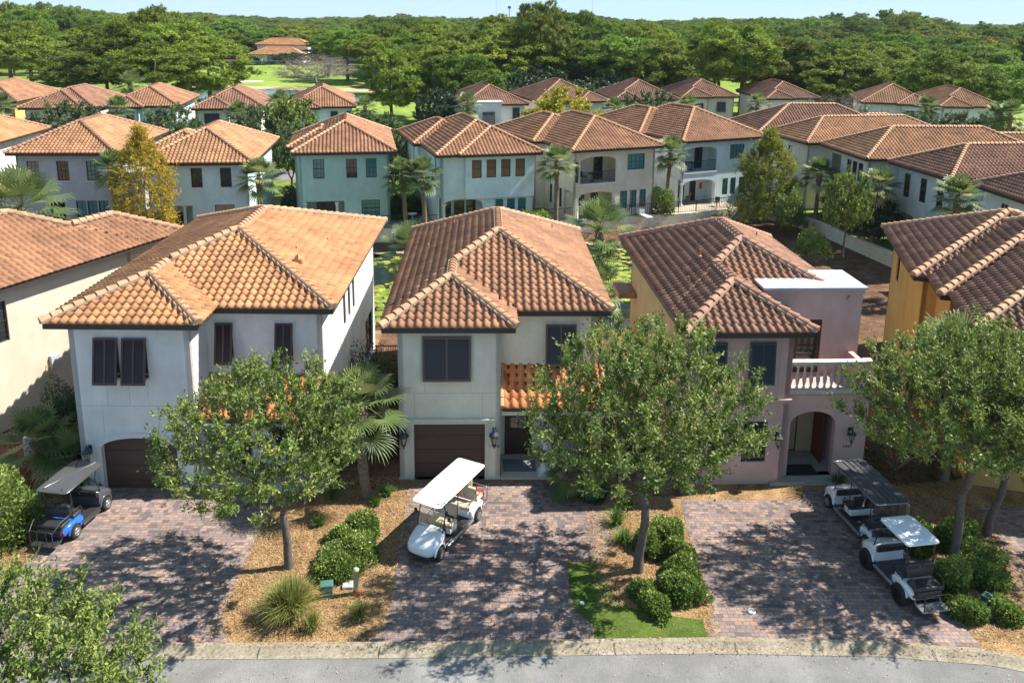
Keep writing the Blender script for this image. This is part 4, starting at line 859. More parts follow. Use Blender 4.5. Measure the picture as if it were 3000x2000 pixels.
long_rail('railing', [(3.3, 45.6), (6.6, 45.7)], 0, 1.15, 'short iron railing on the bank between the central and the pink house', .12, 1.9)
long_rail('railing', [(-6.9, 40.2), (-5.0, 40.4)], 0, 1.1, 'short side gate railing beside the central house', .12, 1.9)
flat('side_bed', [(14.6, 29.2), (18.5, 30), (22, 46), (14, 46)], .006, M_MULCH); flat('side_bed', [(4.25, 28.4), (6.6, 28.4), (6.0, 46), (3.6, 46)], .006, M_MULCH)
flat('side_bed', [(-7.4, 28.6), (-4.2, 28.6), (-4.6, 46), (-7.3, 46)], .006, M_MULCH); flat('side_bed', [(-24, 22.5), (-16.1, 24.5), (-16.2, 29), (-16.2, 46), (-24, 40)], .006, M_MULCH)
# loose pine straw lying on the beds
rs = np.random.RandomState(12); NS = 110000; X_ = rs.uniform(-20, 18, NS); Y_ = rs.uniform(20.9, 29.5, NS)
ok = ((X_ > -8.7) & (X_ < -3.6)) | ((X_ > 2.8) & (X_ < 6.3)) | ((X_ > 13.8) & (X_ < 17.4) & (Y_ > 20.9)) | (X_ < -15.8)
ok &= ~((X_ > 2) & (X_ < 5.9) & (Y_ < 22.2)) & ~((X_ < -15) & (Y_ > 27))
X_ = X_[ok]; Y_ = Y_[ok]; NS = len(X_); A_ = rs.uniform(0, 3.14, NS); T_ = rs.uniform(-.12, .28, NS)
P_ = np.stack([X_, Y_, rs.uniform(.0, .035, NS)], 1); D_ = np.stack([np.cos(A_), np.sin(A_), T_], 1); S_ = np.stack([-np.sin(A_), np.cos(A_), 0*A_], 1)*.007; L_ = rs.uniform(.08, .19, NS)[:, None]
Vs = np.stack([P_-S_, P_+S_, P_+D_*L_+S_*.5, P_+D_*L_-S_*.5], 1).reshape(-1, 3)
STRAW = ramp_attr_mat('straw_needles', [(0, (.13, .065, .03)), (.4, (.30, .17, .075)), (.8, (.48, .32, .16)), (1, (.60, .48, .30))], rough=.8, trans=.1, spec=.2, noise=False)
o = nmesh('pine_straw', Vs, np.arange(4*NS).reshape(-1, 4), STRAW, rnd=np.repeat(rs.rand(NS), 4)); o['kind'] = 'stuff'
# road, kerb, drives, lawn
KL = [(-60, 20.3), (-9.0, 20.44), (-3.3, 20.58), (5.8, 20.90), (10.7, 20.85), (13.66, 20.57), (16.5, 19.8), (20, 18.6), (26, 16.0), (40, 9)]
RL = offs(KL, -.52)
flat('road', RL+[(40, -40), (-60, -40)], .004, M_ASPH)
V = []; F = []
profk = [(0, .0), (0.02, .10), (-.14, .115), (-.26, .06), (-.36, .02), (-.52, .014)]
rows = [offs(KL, d) for d, _ in profk]
for i in range(len(KL)):
    for k, (d, zz) in enumerate(profk): V.append((*rows[k][i], zz))
for i in range(len(KL)-1):
    for k in range(len(profk)-1): F.append((i*6+k, i*6+k+1, i*6+k+7, i*6+k+6))
me = bpy.data.meshes.new('kerb'); me.from_pydata(V, [], F); me.materials.append(M_CONC); me.update(); o = bpy.data.objects.new('kerb', me); COL.objects.link(o); o['kind'] = 'structure'
mb = MB()
for x in (-11.8, -7.0, -3.6, -.4, 3.1, 6.6, 9.9, 12.2): 
    y = np.interp(x, [k[0] for k in KL], [k[1] for k in KL]); mb.add([(x-.012, y-.52, .019), (x+.012, y-.52, .019), (x+.012, y-.17, .118), (x-.012, y-.17, .118)], [(0, 1, 2, 3)])
o = mb.build('kerb_joint', mat('joint_dark', (.12, .10, .07), .9)); o['kind'] = 'structure'
def ykerb(x): return float(np.interp(x, [k[0] for k in KL], [k[1] for k in KL]))+.02
D1 = [(-18.4, ykerb(-18)), (-8.0, ykerb(-8.0)), (-8.42, 21.4), (-8.6, 21.9), (-8.6, 23.8), (-8.7, 25.7), (-8.7, 28.4), (-16.0, 28.5), (-15.95, 26.5), (-15.87, 24.8), (-15.75, 22.9), (-16.2, 21.6)]
D2 = [(-4.15, ykerb(-4.15)), (2.55, ykerb(2.5)), (2.54, 21.5), (2.05, 22.05), (1.95, 22.9), (1.94, 24.46), (3.04, 24.47), (3.58, 25.1), (3.65, 27.96), (1.83, 28.04), (1.81, 29.25), (-3.9, 29.2), (-3.75, 26), (-3.63, 23.2), (-3.58, 21.6)]
D3 = [(5.85, ykerb(5.85)), (13.75, ykerb(13.75)), (13.65, 22.3), (13.95, 24.0), (14.9, 28.6), (14.2, 29.0), (11.3, 29.0), (11.15, 28.3), (6.5, 28.15), (6.34, 26.2), (6.3, 24.3), (6.32, 22.3)]
D4 = [(15.6, ykerb(15.6)+.1), (26, 16.4), (26, 28), (17.6, 28), (17.35, 26.9), (16.3, 22.9)]
for i, d in enumerate((D1, D2, D3, D4)): flat('driveway', d, .008, M_PAVE)
LAWN = [(1.99, 24.4), (2.9, 24.4), (3.09, 23.84), (3.31, 22.9), (3.7, 22.25), (4.6, 21.95), (5.9, 21.75), (5.85, ykerb(5.8)), (2.57, ykerb(2.6)), (2.57, 21.52), (2.08, 22.07), (1.97, 22.9)]
flat('lawn', LAWN, .012, M_LAWN)
flat('street_behind', [(-90, 84), (-45, 85.5), (-20, 90), (0, 100), (20, 112), (60, 108), (60, 112), (18, 116), (-3, 106), (-22, 97), (-46, 92), (-90, 90)], .006, M_ASPH)
rs = np.random.RandomState(21); n_ = 2600; X_ = rs.uniform(-16, 17, n_); Y_ = np.where(rs.rand(n_) < .35, 20.35+rs.rand(n_)**2*.5, rs.uniform(17.5, 28.5, n_))
P_ = np.stack([X_, Y_, np.where(Y_ < 20.9, .03, .018)], 1); P_[:, 2] += np.where((Y_ > 20.2) & (Y_ < 20.95), .10, 0); A_ = rs.uniform(0, 6.28, n_); D_ = np.stack([np.cos(A_), np.sin(A_), A_*0+.12], 1); S_ = np.stack([-np.sin(A_), np.cos(A_), A_*0], 1)*.016
L_ = rs.uniform(.03, .075, n_)[:, None]; Vs = np.stack([P_, P_+D_*L_*.5-S_, P_+D_*L_, P_+D_*L_*.5+S_], 1).reshape(-1, 3)
o = nmesh('fallen_leaves', Vs, np.arange(4*n_).reshape(-1, 4), STRAW, rnd=np.repeat(rs.rand(n_), 4)); o['kind'] = 'stuff'
# golf course
flat('fairway', [(-34, 121), (-12, 122), (-12, 140), (-18, 190), (-32, 192), (-40, 172), (-36, 150)], .03, M_FAIR)
flat('fairway', [(-140, 150), (-62, 148), (-75, 175), (-100, 200), (-175, 220)], .03, M_FAIR)
flat('fairway', [(30, 150), (48, 138), (48, 150), (80, 250), (62, 262), (40, 200)], .03, M_FAIR)
flat('fairway', [(66, 150), (100, 140), (130, 190), (90, 200)], .03, M_FAIR)
mb = MB(); n = 24
V = [(-92, 270, 1.2)]; 
for j, (k, zz) in enumerate(((.35, 1.0), (.6, .6), (.8, .3), (1.0, .02))):
    for i in range(n): a = 2*pi*i/n; V.append((-92+28*k*cos(a)*(1.1 if cos(a) < 0 else 1), 272+46*k*sin(a), zz*(1+.15*sin(3*a))))
F = [(0, 1+i, 1+(i+1) % n) for i in range(n)]
for j in range(3):
    for i in range(n): F.append((1+j*n+i, 1+(j+1)*n+i, 1+(j+1)*n+(i+1) % n, 1+j*n+(i+1) % n))
me = bpy.data.meshes.new('golf_green'); me.from_pydata(V, [], F); me.materials.append(M_FAIR); me.polygons.foreach_set('use_smooth', [True]*len(F)); me.update(); o = bpy.data.objects.new('golf_green', me); COL.objects.link(o); o['kind'] = 'structure'
flat('fairway', [(-110, 212), (-40, 208), (-50, 260), (-70, 310), (-120, 312), (-125, 250)], .035, M_FAIR)
o = flat('sand_bunker', [(-76+7.5*cos(a/12*2*pi)*(1+.15*sin(a*1.7)), 229+4.5*sin(a/12*2*pi)*(1+.2*cos(a*2.1)), ) for a in range(12)], .06, M_SAND)
flat('sandy_shore', [(-84, 206), (-30, 200), (-26, 204), (-34, 211), (-84, 214)], .04, bpy.data.materials['dry_grass'])
flat('golf_pond', [(-70, 180), (-30, 178), (-16, 176), (-15, 184), (-24, 196), (-60, 202), (-78, 196)], .05, M_WATER)
flat('mulch_strip', [(22, 108), (30, 108), (30, 111), (22, 111)], .01, M_MULCH)
flat('forest_floor', [(-300, 328), (-60, 330), (-12, 205), (-5, 152), (30, 156), (36, 205), (62, 275), (90, 210), (140, 205), (300, 190), (2400, 1200), (2400, 5000), (-2400, 5000), (-2400, 1100)], .02, M_MULCH)
# ---------------------------------------------------------------- plants
def unit(a): return a/np.maximum(np.linalg.norm(a, axis=1, keepdims=True), 1e-9)
def leaf_quads(P, D, Ln, Wd, rs, fold=.25, Nm=None, nj=.45):
    """diamond leaves: base point P, direction D"""
    n = len(P); U = unit(rs.randn(n, 3)) if Nm is None else unit(Nm+rs.randn(n, 3)*nj); S = unit(np.cross(D, U)); Nn = np.cross(S, D)
    Ln = Ln*(rs.uniform(.7, 1.3, n))[:, None]; Wd = Wd*(rs.uniform(.75, 1.25, n))[:, None]
    A = P; B = P+D*Ln*.5+S*Wd*.5+Nn*Wd*fold; C_ = P+D*Ln; E = P+D*Ln*.5-S*Wd*.5+Nn*Wd*fold
    V = np.stack([A, B, C_, E], 1).reshape(-1, 3); F = np.arange(4*n).reshape(-1, 4); return V, F
def skeleton(mb, fork, clusters, r0, base=None, rs=None, nside=5, wig=.12, minr=.010, sag=0):
    nodes = [Vector(fork)]; par = [-1]; cl_idx = []
    order = sorted(range(len(clusters)), key=lambda i: (clusters[i]-np.array(fork)).dot(clusters[i]-np.array(fork)))
    arr = [np.array(fork)]
    for i in order:
        c = clusters[i]; A = np.array(arr); d = np.linalg.norm(A-c, axis=1)+.25*np.linalg.norm(A-arr[0], axis=1); j = int(np.argmin(d)); p = arr[j]
        L_ = np.linalg.norm(c-p); k = max(1, int(L_/.55)); prev = j
        for t in range(1, k+1):
            q = p+(c-p)*t/k
            if t < k: q = q+rs.randn(3)*wig*min(L_, 1.2)*.5+np.array([0, 0, sag*L_*sin(pi*t/k)])
            arr.append(q); par.append(prev); prev = len(arr)-1
        cl_idx.append((i, prev))
    cnt = [0]*len(arr)
    for _, e in cl_idx:
        while e != -1: cnt[e] += 1; e = par[e]
    tot = max(cnt[0], 1)
    rad = [max(minr, r0*(c/tot)**.5) for c in cnt]
    for i in range(1, len(arr)):
        j = par[i]; mb.tube([arr[j], arr[i]], [rad[i]*1.15 if j else min(rad[i]*1.25, r0), rad[i]], nside if rad[i] > .03 else 3, cap=False)
    return arr
def crown_points(n, R, rs, lump=.25, flat_bottom=.55, hollow=.45, seedv=0):
    U = unit(rs.randn(n*3, 3)); U[:, 2] = np.where(U[:, 2] < 0, U[:, 2]*flat_bottom, U[:, 2])
    lm = rs.randn(7, 3); lm = unit(lm); am = rs.uniform(-.6, 1, 7)
    g = 1+lump*sum(am[k]*np.maximum(0, U@lm[k])**3 for k in range(7))
    r = (hollow+(1-hollow)*rs.rand(len(U))**.6)*g
    P = U*np.array(R)*r[:, None]; keep = []
    mind = (R[0]*R[1]*R[2])**(1/3)/n**(1/3)*.95
    for p in P:
        if all(np.sum((p-q)**2) > mind**2 for q in keep): keep.append(p)
        if len(keep) >= n: break
    return np.array(keep)
def leafy_tree(name, loc, C, R, trunk_r, ncl, leaf, LM, seed, twigs=7, lpt=16, ll=.125, lw=.054, tl=.74, bark=None, fork_z=None, lean=(0, 0), label=None, cat='tree', group=None, up=.55, lump=.45, flatb=.55, hollow=.45, shape=None, extra_trunks=(), double=False):
    rs = np.random.RandomState(seed); root = empty(name, loc, 0, label, cat, group)
    P = crown_points(ncl, R, rs, lump, flatb, hollow) if shape is None else shape(ncl, rs)
    P = P+np.array(C); fz = fork_z if fork_z is not None else max(.3, C[2]-R[2]*.75)
    fork = np.array([lean[0], lean[1], fz]); mb = MB()
    pts = [Vector((0, 0, -.1))]+[Vector((lean[0]*t+.04*sin(5*t+seed), lean[1]*t+.04*cos(4*t), fz*t)) for t in (.25, .5, .75)]+[Vector(fork)]
    mb.tube(pts, [trunk_r*1.35, trunk_r*1.05, trunk_r*.98, trunk_r*.95, trunk_r*.9], 10, cap=False)
    skeleton(mb, fork, P, trunk_r*.85, rs=rs)
    out = unit(P-np.array([C[0], C[1], C[2]-R[2]*.6])); n = len(P)
    T0 = np.repeat(P, twigs, 0); O = np.repeat(out, twigs, 0)
    D = unit(O*.75+np.array([0, 0, up])+rs.randn(len(T0), 3)*.55); TL = tl*rs.uniform(.5, 1.35, len(T0))
    st = T0-D*TL[:, None]*.35
    tw = MB()
    if ll < .3:
        for i in range(0, len(st)): tw.v += [tuple(st[i]), tuple(st[i]+D[i]*TL[i]), tuple(st[i]+np.array([.012, .008, 0]))]; tw.f.append((3*i, 3*i+1, 3*i+2)); tw.mi.append(0); tw.sm.append(False)
    k = lpt; t = (np.arange(k)+.5)/k
    LP = (st[:, None, :]+D[:, None, :]*(TL[:, None]*t[None, :])[:, :, None]).reshape(-1, 3)+rs.randn(len(st)*k, 3)*tl*.045
    LD = unit(np.repeat(D, k, 0)*.7+rs.randn(len(LP), 3)*.75+np.array([0, 0, .15]))
    Nm = unit(np.repeat(O, k, 0)*.6+np.repeat(D, k, 0)*.25+np.array([0, 0, .35]))
    Vv, Ff = leaf_quads(LP, LD, ll, lw, rs, .2, Nm, .65)
    clr = np.repeat(np.clip(.5+.22*rs.randn(n), 0, 1), twigs*k); rv = np.clip(clr*.5+rs.rand(len(LP))*.55, 0, 1)
    mb.build('trunk', bark or BARK, root)
    if tw.v: tw.build('twigs', TWIG, root)
    nmesh('crown', Vv, Ff, LM, root, rnd=np.repeat(rv, 4))
    return root
# five live oaks in front
leafy_tree('oak_tree', (-7.14, 23.96, 0), (-.35, 0, 4.75), (2.95, 2.9, 2.45), .13, 250, 0, LEAF_OAK, 11, twigs=8, lpt=17, fork_z=1.9, lean=(-.15, .1), label='young live oak with grey trunk in front of the orange roofed white house', group='live oaks along the street')
leafy_tree('oak_tree', (4.27, 24.0, 0), (.45, .3, 5.3), (3.4, 3.2, 3.0), .145, 330, 0, LEAF_OAK, 23, twigs=8, lpt=17, fork_z=2.3, lean=(.15, .1), label='large live oak between the central cream house and the pink house', group='live oaks along the street')
leafy_tree('oak_tree', (14.75, 24.36, 0), (.15, .7, 5.6), (3.1, 3.0, 3.0), .145, 330, 0, LEAF_OAK, 31, twigs=7, lpt=16, fork_z=2.6, lean=(.15, .3), label='live oak right of the two parked golf carts, front trunk', group='live oaks along the street')
leafy_tree('oak_tree', (16.9, 26.2, 0), (1.1, 0, 4.6), (3.2, 3.0, 3.1), .135, 270, 0, LEAF_OAK, 47, twigs=7, lpt=16, fork_z=2.3, lean=(.3, -.1), label='live oak at the right edge, rear trunk behind the one beside the carts', group='live oaks along the street')
leafy_tree('oak_tree', (-12.0, 15.5, 0), (.1, .2, 3.2), (3.3, 2.4, 2.0), .17, 300, 0, LEAF_OAK, 59, twigs=8, lpt=15, fork_z=1.8, label='live oak in the lower left corner, seen from above, trunk out of view', group='live oaks along the street', ll=.115)
# tree outside the frame whose crown throws dappled shade on the road and driveways
# ---- shrubs
def shrub(name, x, y, rx, ry, h, LM, seed, label, cat='shrub', group=None, ll=.10, lw=.06, n=3200, z=0):
    rs = np.random.RandomState(seed); U = unit(rs.randn(n, 3)); U[:, 2] = np.abs(U[:, 2])
    lm = unit(rs.randn(16, 3)); g = .80+.38*sum(np.maximum(0, U@lm[k])**9 for k in range(16))*.8
    P = U*np.array([rx, ry, h])*(g*(.55+.6*rs.rand(n)**.6))[:, None]+np.array([0, 0, .02])
    D = unit(U*.6+rs.randn(n, 3)*.6+np.array([0, 0, .45])); V, F = leaf_quads(P, D, ll, lw, rs)
    root = empty(name, (x, y, z), rs.uniform(0, 6), label, cat, group)
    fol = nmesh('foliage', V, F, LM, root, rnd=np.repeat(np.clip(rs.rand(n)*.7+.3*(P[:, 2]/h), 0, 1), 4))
    mb = MB()
    for k in range(9):
        a = k*.7+seed; mb.tube([(0, 0, -.05), (rx*.35*cos(a), ry*.35*sin(a), h*.4), (rx*.7*cos(a), ry*.7*sin(a), h*.72)], [.02, .015, .006], 4)
    mb.build('stems', TWIG, root); return root
GH = 'hedge shrubs in the mulch beds'
for i, (x, y, rx, h, lb) in enumerate([(-5.1, 26.0, .62, .62, 'round bright shrub topmost in the bed left of the central driveway'), (-5.75, 25.4, .5, .5, 'small shrub near the oak trunk in the bed left of the central driveway'), (-5.15, 24.75, .85, .75, 'broad shrub in the middle of the bed left of the central driveway'), (-5.5, 23.75, .8, .72, 'broad lower shrub above the green utility box'),
        (4.75, 25.1, .55, .75, 'shrub right behind the large oak trunk'), (4.35, 22.75, .45, .6, 'rounded shrub by the lawn below the large oak'), (4.55, 22.15, .5, .62, 'rounded shrub nearest the lawn tip'),
        (5.6, 25.6, .55, .85, 'first shrub of the hedge row left of the pink house drive, farthest from the road'), (5.6, 24.7, .6, .9, 'second shrub of the hedge row left of the pink house drive'), (5.55, 23.75, .62, .9, 'third shrub of the hedge row left of the pink house drive'), (5.5, 22.85, .62, .9, 'last shrub of the hedge row left of the pink house drive, nearest the road'),
        (14.25, 23.5, .6, .85, 'shrub beside the rear of the lifted white cart'), (15.35, 23.6, .65, .8, 'shrub right of the front oak trunk'), (15.6, 24.6, .6, .7, 'shrub behind the valve lid at the right edge'), (14.05, 22.1, .62, .75, 'low dark shrub left of the green utility pedestal'), (15.15, 22.0, .6, .7, 'low dark shrub right of the green utility pedestal'),
        (14.1, 25.5, .7, 1.0, 'leafy shrub behind the roof of the lifted white cart'), (15.3, 25.6, .7, 1.1, 'leafy shrub between the two right hand oak trunks'), (-16.8, 22.9, .5, .55, 'small bright shrub at the left edge by the driveway')]):
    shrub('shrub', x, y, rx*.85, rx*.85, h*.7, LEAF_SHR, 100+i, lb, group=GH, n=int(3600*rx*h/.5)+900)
shrub('shrub', -17.5, 25.3, 1.35, 1.4, 2.1, LEAF_SHR, 150, 'tall bright green shrub at the left edge beside the black roofed cart', n=9000, ll=.12, lw=.07)
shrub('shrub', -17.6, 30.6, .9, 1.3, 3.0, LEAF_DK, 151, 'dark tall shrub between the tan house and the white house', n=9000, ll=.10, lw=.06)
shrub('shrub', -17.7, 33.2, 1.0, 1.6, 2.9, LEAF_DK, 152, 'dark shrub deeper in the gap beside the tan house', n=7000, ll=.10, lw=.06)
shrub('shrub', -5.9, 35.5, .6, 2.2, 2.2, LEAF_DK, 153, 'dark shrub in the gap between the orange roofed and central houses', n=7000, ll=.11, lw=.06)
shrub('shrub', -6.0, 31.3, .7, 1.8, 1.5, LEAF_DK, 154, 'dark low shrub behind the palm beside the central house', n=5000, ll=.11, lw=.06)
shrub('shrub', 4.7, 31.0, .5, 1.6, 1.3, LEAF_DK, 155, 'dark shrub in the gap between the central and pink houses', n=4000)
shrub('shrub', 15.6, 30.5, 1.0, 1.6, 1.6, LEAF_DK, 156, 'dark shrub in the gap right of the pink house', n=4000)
shrub('shrub', 3.2, 28.3, .5, .4, .35, LEAF_DK, 157, 'low dark groundcover shrub below the porch of the central house', n=1500)
leafy_tree('bush', (29.6, 66.8, -.2), (0, 0, 1.9), (2.3, 2.9, 2.1), .07, 130, 0, LEAF_DK, 160, twigs=6, lpt=14, ll=.22, lw=.12, tl=.7, fork_z=.4, label='dense dark shrub spilling over the pond wall on the right', cat='shrub', lump=.5)
shrub('bush', 1.9, 67.2, 2.0, 1.6, 1.8, LEAF_SHR, 161, 'bright rounded bush at the corner of the pale blue house', n=4500, ll=.22, lw=.12)
shrub('bush', 14.0, 75.6, 1.0, .9, 2.4, LEAF_SHR, 162, 'upright light bush between the beige and white balcony houses', n=3000, ll=.2, lw=.1)
shrub('bush', 23.2, 62.2, 1.2, 1.2, 1.4, LEAF_SHR, 163, 'small bright bush below the arch of the stained blue house', n=2500, ll=.2, lw=.1)
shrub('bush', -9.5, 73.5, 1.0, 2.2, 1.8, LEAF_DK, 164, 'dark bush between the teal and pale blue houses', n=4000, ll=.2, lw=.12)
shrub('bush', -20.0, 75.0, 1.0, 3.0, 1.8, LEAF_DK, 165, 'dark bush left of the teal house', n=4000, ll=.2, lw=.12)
shrub('bush', 24.9, 72.0, .9, .9, 2.6, LEAF_SHR, 166, 'leafy bush beside the corner column of the cream pond house', n=3000, ll=.2, lw=.1)
# ---- grass clumps
def clump(x, y, h, r, n, seed, label, m=None, cat='grass clump', group=None, w_=.018):
    rs = np.random.RandomState(seed); V = []; F = []; R = []; b = 0
    for i in range(n):
        a = rs.uniform(0, 6.28); sp = rs.rand()**.7; L_ = h*rs.uniform(.7, 1.15); d = np.array([cos(a), sin(a), 0]); sd_ = np.array([-sin(a), cos(a), 0])*w_*.5
        p = np.array([rs.randn()*r*.12, rs.randn()*r*.12, 0]); rv = rs.rand()
        for k in range(5):
            t = k/4; q = p+d*r*sp*t**1.3+np.array([0, 0, L_*(t-.45*sp*t*t*1.35)]); ww = (1-t)**.6+.05
            V += [q-sd_*ww, q+sd_*ww]; R += [rv, rv]
            if k < 4: F.append((b+2*k, b+2*k+1, b+2*k+3, b+2*k+2))
        b += 10
    o = nmesh('grass_clump', V, F, m or GRASSB, rnd=R); o.location = (x, y, 0); return tag(o, label, cat, group)
clump(-6.55, 21.75, 1.35, 1.15, 1100, 1, 'large spiky ornamental grass clump in the straw bed by the road', w_=.026)
clump(-5.75, 21.15, .7, .5, 260, 2, 'small grass clump right below the large one', w_=.02)
clump(-4.45, 21.65, .7, .5, 280, 3, 'small green grass clump below the utility marker post')
GLIR = ramp_attr_mat('strap_leaf_green', [(0, (.05, .12, .02)), (1, (.16, .28, .05))], rough=.5, trans=.3, spec=.3, noise=False)
for i, (x, y, h, lb) in enumerate([(-4.6, 28.2, .6, 'strap leaved plant between the palm trunk and the central garage'), (-4.9, 27.6, .45, 'small strap leaved plant at the foot of the palm'), (-6.7, 26.3, .5, 'strap leaved plant right of the oak trunk left'), (-6.6, 28.0, .7, 'strap leaved plant at the porch corner of the white house'),
        (3.85, 26.6, .75, 'upper strap leaved plant at the drive edge left of the large oak'), (4.0, 25.5, .7, 'lower strap leaved plant at the drive edge left of the large oak'), (4.4, 27.6, .6, 'strap leaved plant in the shade between the central and pink houses'), (12.9, 29.4, .6, 'spiky agave like plant at the corner of the pink house entry')]):
    clump(x, y, h, h*.8, 130, 20+i, lb, GLIR, 'plant', w_=.035)
# ---- palms
def palm_mesh(seed, H, nl=34, R=1.0):
    rs = np.random.RandomState(seed); tr = MB(); pts = []; rad = []
    n = 14; lx, ly = rs.randn()*.12, rs.randn()*.12
    for k in range(n+1):
        t = k/n; pts.append((lx*t*t, ly*t*t, H*t-.1)); rad.append(.17*(1+.25*(1-t)**4)+(.03 if k % 2 else 0)*(1 if t > .3 else .4)+(.05 if t > .85 else 0))
    tr.tube(pts, rad, 9, cap=True)
    for k in range(26):   # old leaf boots
        a = k*2.4; z = H*.78+H*.2*k/26; r_ = .2; tr.tube([(lx+cos(a)*r_*.7, ly+sin(a)*r_*.7, z-.12), (lx+cos(a)*r_*1.5, ly+sin(a)*r_*1.5, z+.16)], [.05, .02], 4)
    V = []; F = []; Rr = []; b = 0; top = np.array([lx, ly, H]); pet = MB()
    for i in range(nl):
        a = i*2.399+rs.randn()*.15; t = (i+.5)/nl; el = radians(82-128*t**1.05+rs.randn()*5)
        d = np.array([cos(a)*cos(el), sin(a)*cos(el), sin(el)]); pl = (.75+.45*t)*R*rs.uniform(.85, 1.1)
        hub = top+d*pl+np.array([0, 0, -.14*pl*t]); pet.tube([top, top+d*pl*.5+np.array([0, 0, .05]), hub], [.022, .017, .012], 3, cap=False)
        s = np.cross(d, [0, 0, 1.0]); s /= np.linalg.norm(s)+1e-6; up = np.cross(s, d)
        dead = rs.rand() < .12*t; base_r = .95 if dead else np.clip(.45+.22*rs.randn()-.15*t, 0, .9)
        nf = 26 if R > 1.06 else 17
        for k in range(nf):
            th = radians(-118+236*k/(nf-1)); L_ = R*(.95-.30*abs(th)/2.1)*rs.uniform(.88, 1.08)
            dd = d*cos(th)+s*sin(th); dd = dd+up*(.22-.25*abs(sin(th))*0); dd /= np.linalg.norm(dd)
            sd_ = np.cross(dd, up); sd_ /= np.linalg.norm(sd_)+1e-6; wd = (.027 if R > 1.06 else .052)*R
            p0 = hub; p1 = hub+dd*L_*.55; p2 = hub+dd*L_*.82+np.array([0, 0, -.05*L_]); p3 = hub+dd*L_*1.0+np.array([0, 0, -.20*L_])
            rv = float(np.clip(base_r+rs.randn()*.08, 0, 1))
            V += [p0-sd_*wd*.3, p0+sd_*wd*.3, p1-sd_*wd, p1+sd_*wd, p2-sd_*wd*.7, p2+sd_*wd*.7, p3-sd_*wd*.1, p3+sd_*wd*.1]; Rr += [rv]*8
            for q in range(3): F.append((b+2*q, b+2*q+1, b+2*q+3, b+2*q+2))
            b += 8
    return tr, pet, V, F, Rr
def palm(name, seed, H, label, cat='palm', group=None, R=1.0, nl=34):
    root = empty(name, (0, 0, 0), 0, label, cat, group); tr, pet, V, F, Rr = palm_mesh(seed, H, nl, R)
    tr.build('trunk', BARKL, root); c = nmesh('crown', V, F, LEAF_PALM, root, rnd=Rr); pet.build('leaf_stalks', mat('palm_stalk', (.14, .17, .06), .6), root); return root
PG = 'cabbage palms'
protos = {}
def put_palm(x, y, H, label, seed=0, R=1.0, rz=0):
    key = (seed, round(H*2)/2, R)
    if key not in protos: o = palm('palm_tree', seed, key[1], label, group=PG, R=R); protos[key] = o
    else: o = copy_tree(protos[key])
    o['label'] = label; o.location = (x, y, 0); o.rotation_euler.z = rz; o.scale = (1, 1, H/key[1]); return o
put_palm(-5.33, 28.12, 3.8, 'cabbage palm with curved trunk between the white house and the central garage', 1, 1.07).rotation_euler.y = -.11
put_palm(5.2, 47.3, 5.6, 'cabbage palm behind the central roof beside the lily pond', 2, 1.3).location.z = 0
put_palm(-6.2, 47.5, 4.2, 'cabbage palm half hidden between the orange and central roofs by the pond', 3, 1.1)
put_palm(4.9, 44.6, 3.0, 'low cabbage palm under the taller one by the lily pond', 3, 1.0, 2)
put_palm(17.2, 29.8, 5.0, 'cabbage palm rising behind the oaks in front of the ochre house', 1, 1.3, 1)
for i, (px, py, X_, lb) in enumerate([
    (255, 385, 66, 'cabbage palm in front of the mauve grey house wall'), (595, 405, 63, 'cabbage palm at the right corner of the pale grey house'),
    (930, 405, 68.0, 'left one of the two cabbage palms beside the pale blue house'), (975, 400, 67.5, 'right one of the two cabbage palms beside the pale blue house'),
    (1280, 372, 69.5, 'cabbage palm in front of the beige balcony house'), (1537, 350, 76, 'cabbage palm between the two arched balcony houses'),
    (1882, 400, 74, 'slim cabbage palm between the two cream houses by the pond'), (2018, 425, 66, 'cabbage palm standing by the big dense shrub at the pond wall'),
    (2200, 450, 55.5, 'cabbage palm in front of the house wall above the ochre roof'), (50, 475, 52, 'wide cabbage palm crown behind the tan roof at the left edge'),
    (5, 240, 100, 'cabbage palm at the far left edge before the yellow house'), (270, 250, 95, 'cabbage palm between the far left cream house and the mauve roof'), (550, 262, 96, 'cabbage palm in front of the far white house with two tall shutters'),
    (300, 193, 118, 'large cabbage palm behind the far row roofs, left'), (640, 235, 97, 'cabbage palm before the leafless tree in the far row'), (835, 245, 108, 'cabbage palm right of the far white house near the lone pine'),
    (1073, 238, 102, 'cabbage palm beside the white square tower'), (1582, 243, 112, 'small cabbage palm left of the tan far house'), (1412, 250, 104, 'small bright cabbage palm right of the yellow green tree'),
    (2130, 245, 108, 'cabbage palm left of the far right white house'), (2290, 265, 92, 'left one of the paired cabbage palms at the far right'), (2325, 262, 90, 'right one of the paired cabbage palms at the far right'), (1740, 238, 112, 'bushy palm before the pinkish far house')]):
    x, z = atY(px, py, X_); big = 1.9 if i in (9,) else (1.35 if i in (13,) else 1.05)
    put_palm(x, X_, max(1.5, z), lb, 1+i % 3, big if big > 1.1 else 1.05, i*1.3)
# low fan palms
def put_low(x, y, H, lb, R=.8, seed=5):
    o = palm('fan_palm_shrub', seed, H, lb, 'palm shrub', None, R, 22); o.location = (x, y, 0); return o
put_low(2.3, 28.6, .8, 'young fan palm at the porch of the central house', .62, 5)
put_low(3.2, 28.9, .5, 'second young fan palm under the right porch column', .5, 6)
put_low(-18.3, 29.2, 1.6, 'dark saw palmetto shrub below the tan house wall', .95, 7); put_low(-17.0, 29.0, 1.0, 'dark saw palmetto near the corner of the white house', .85, 8)
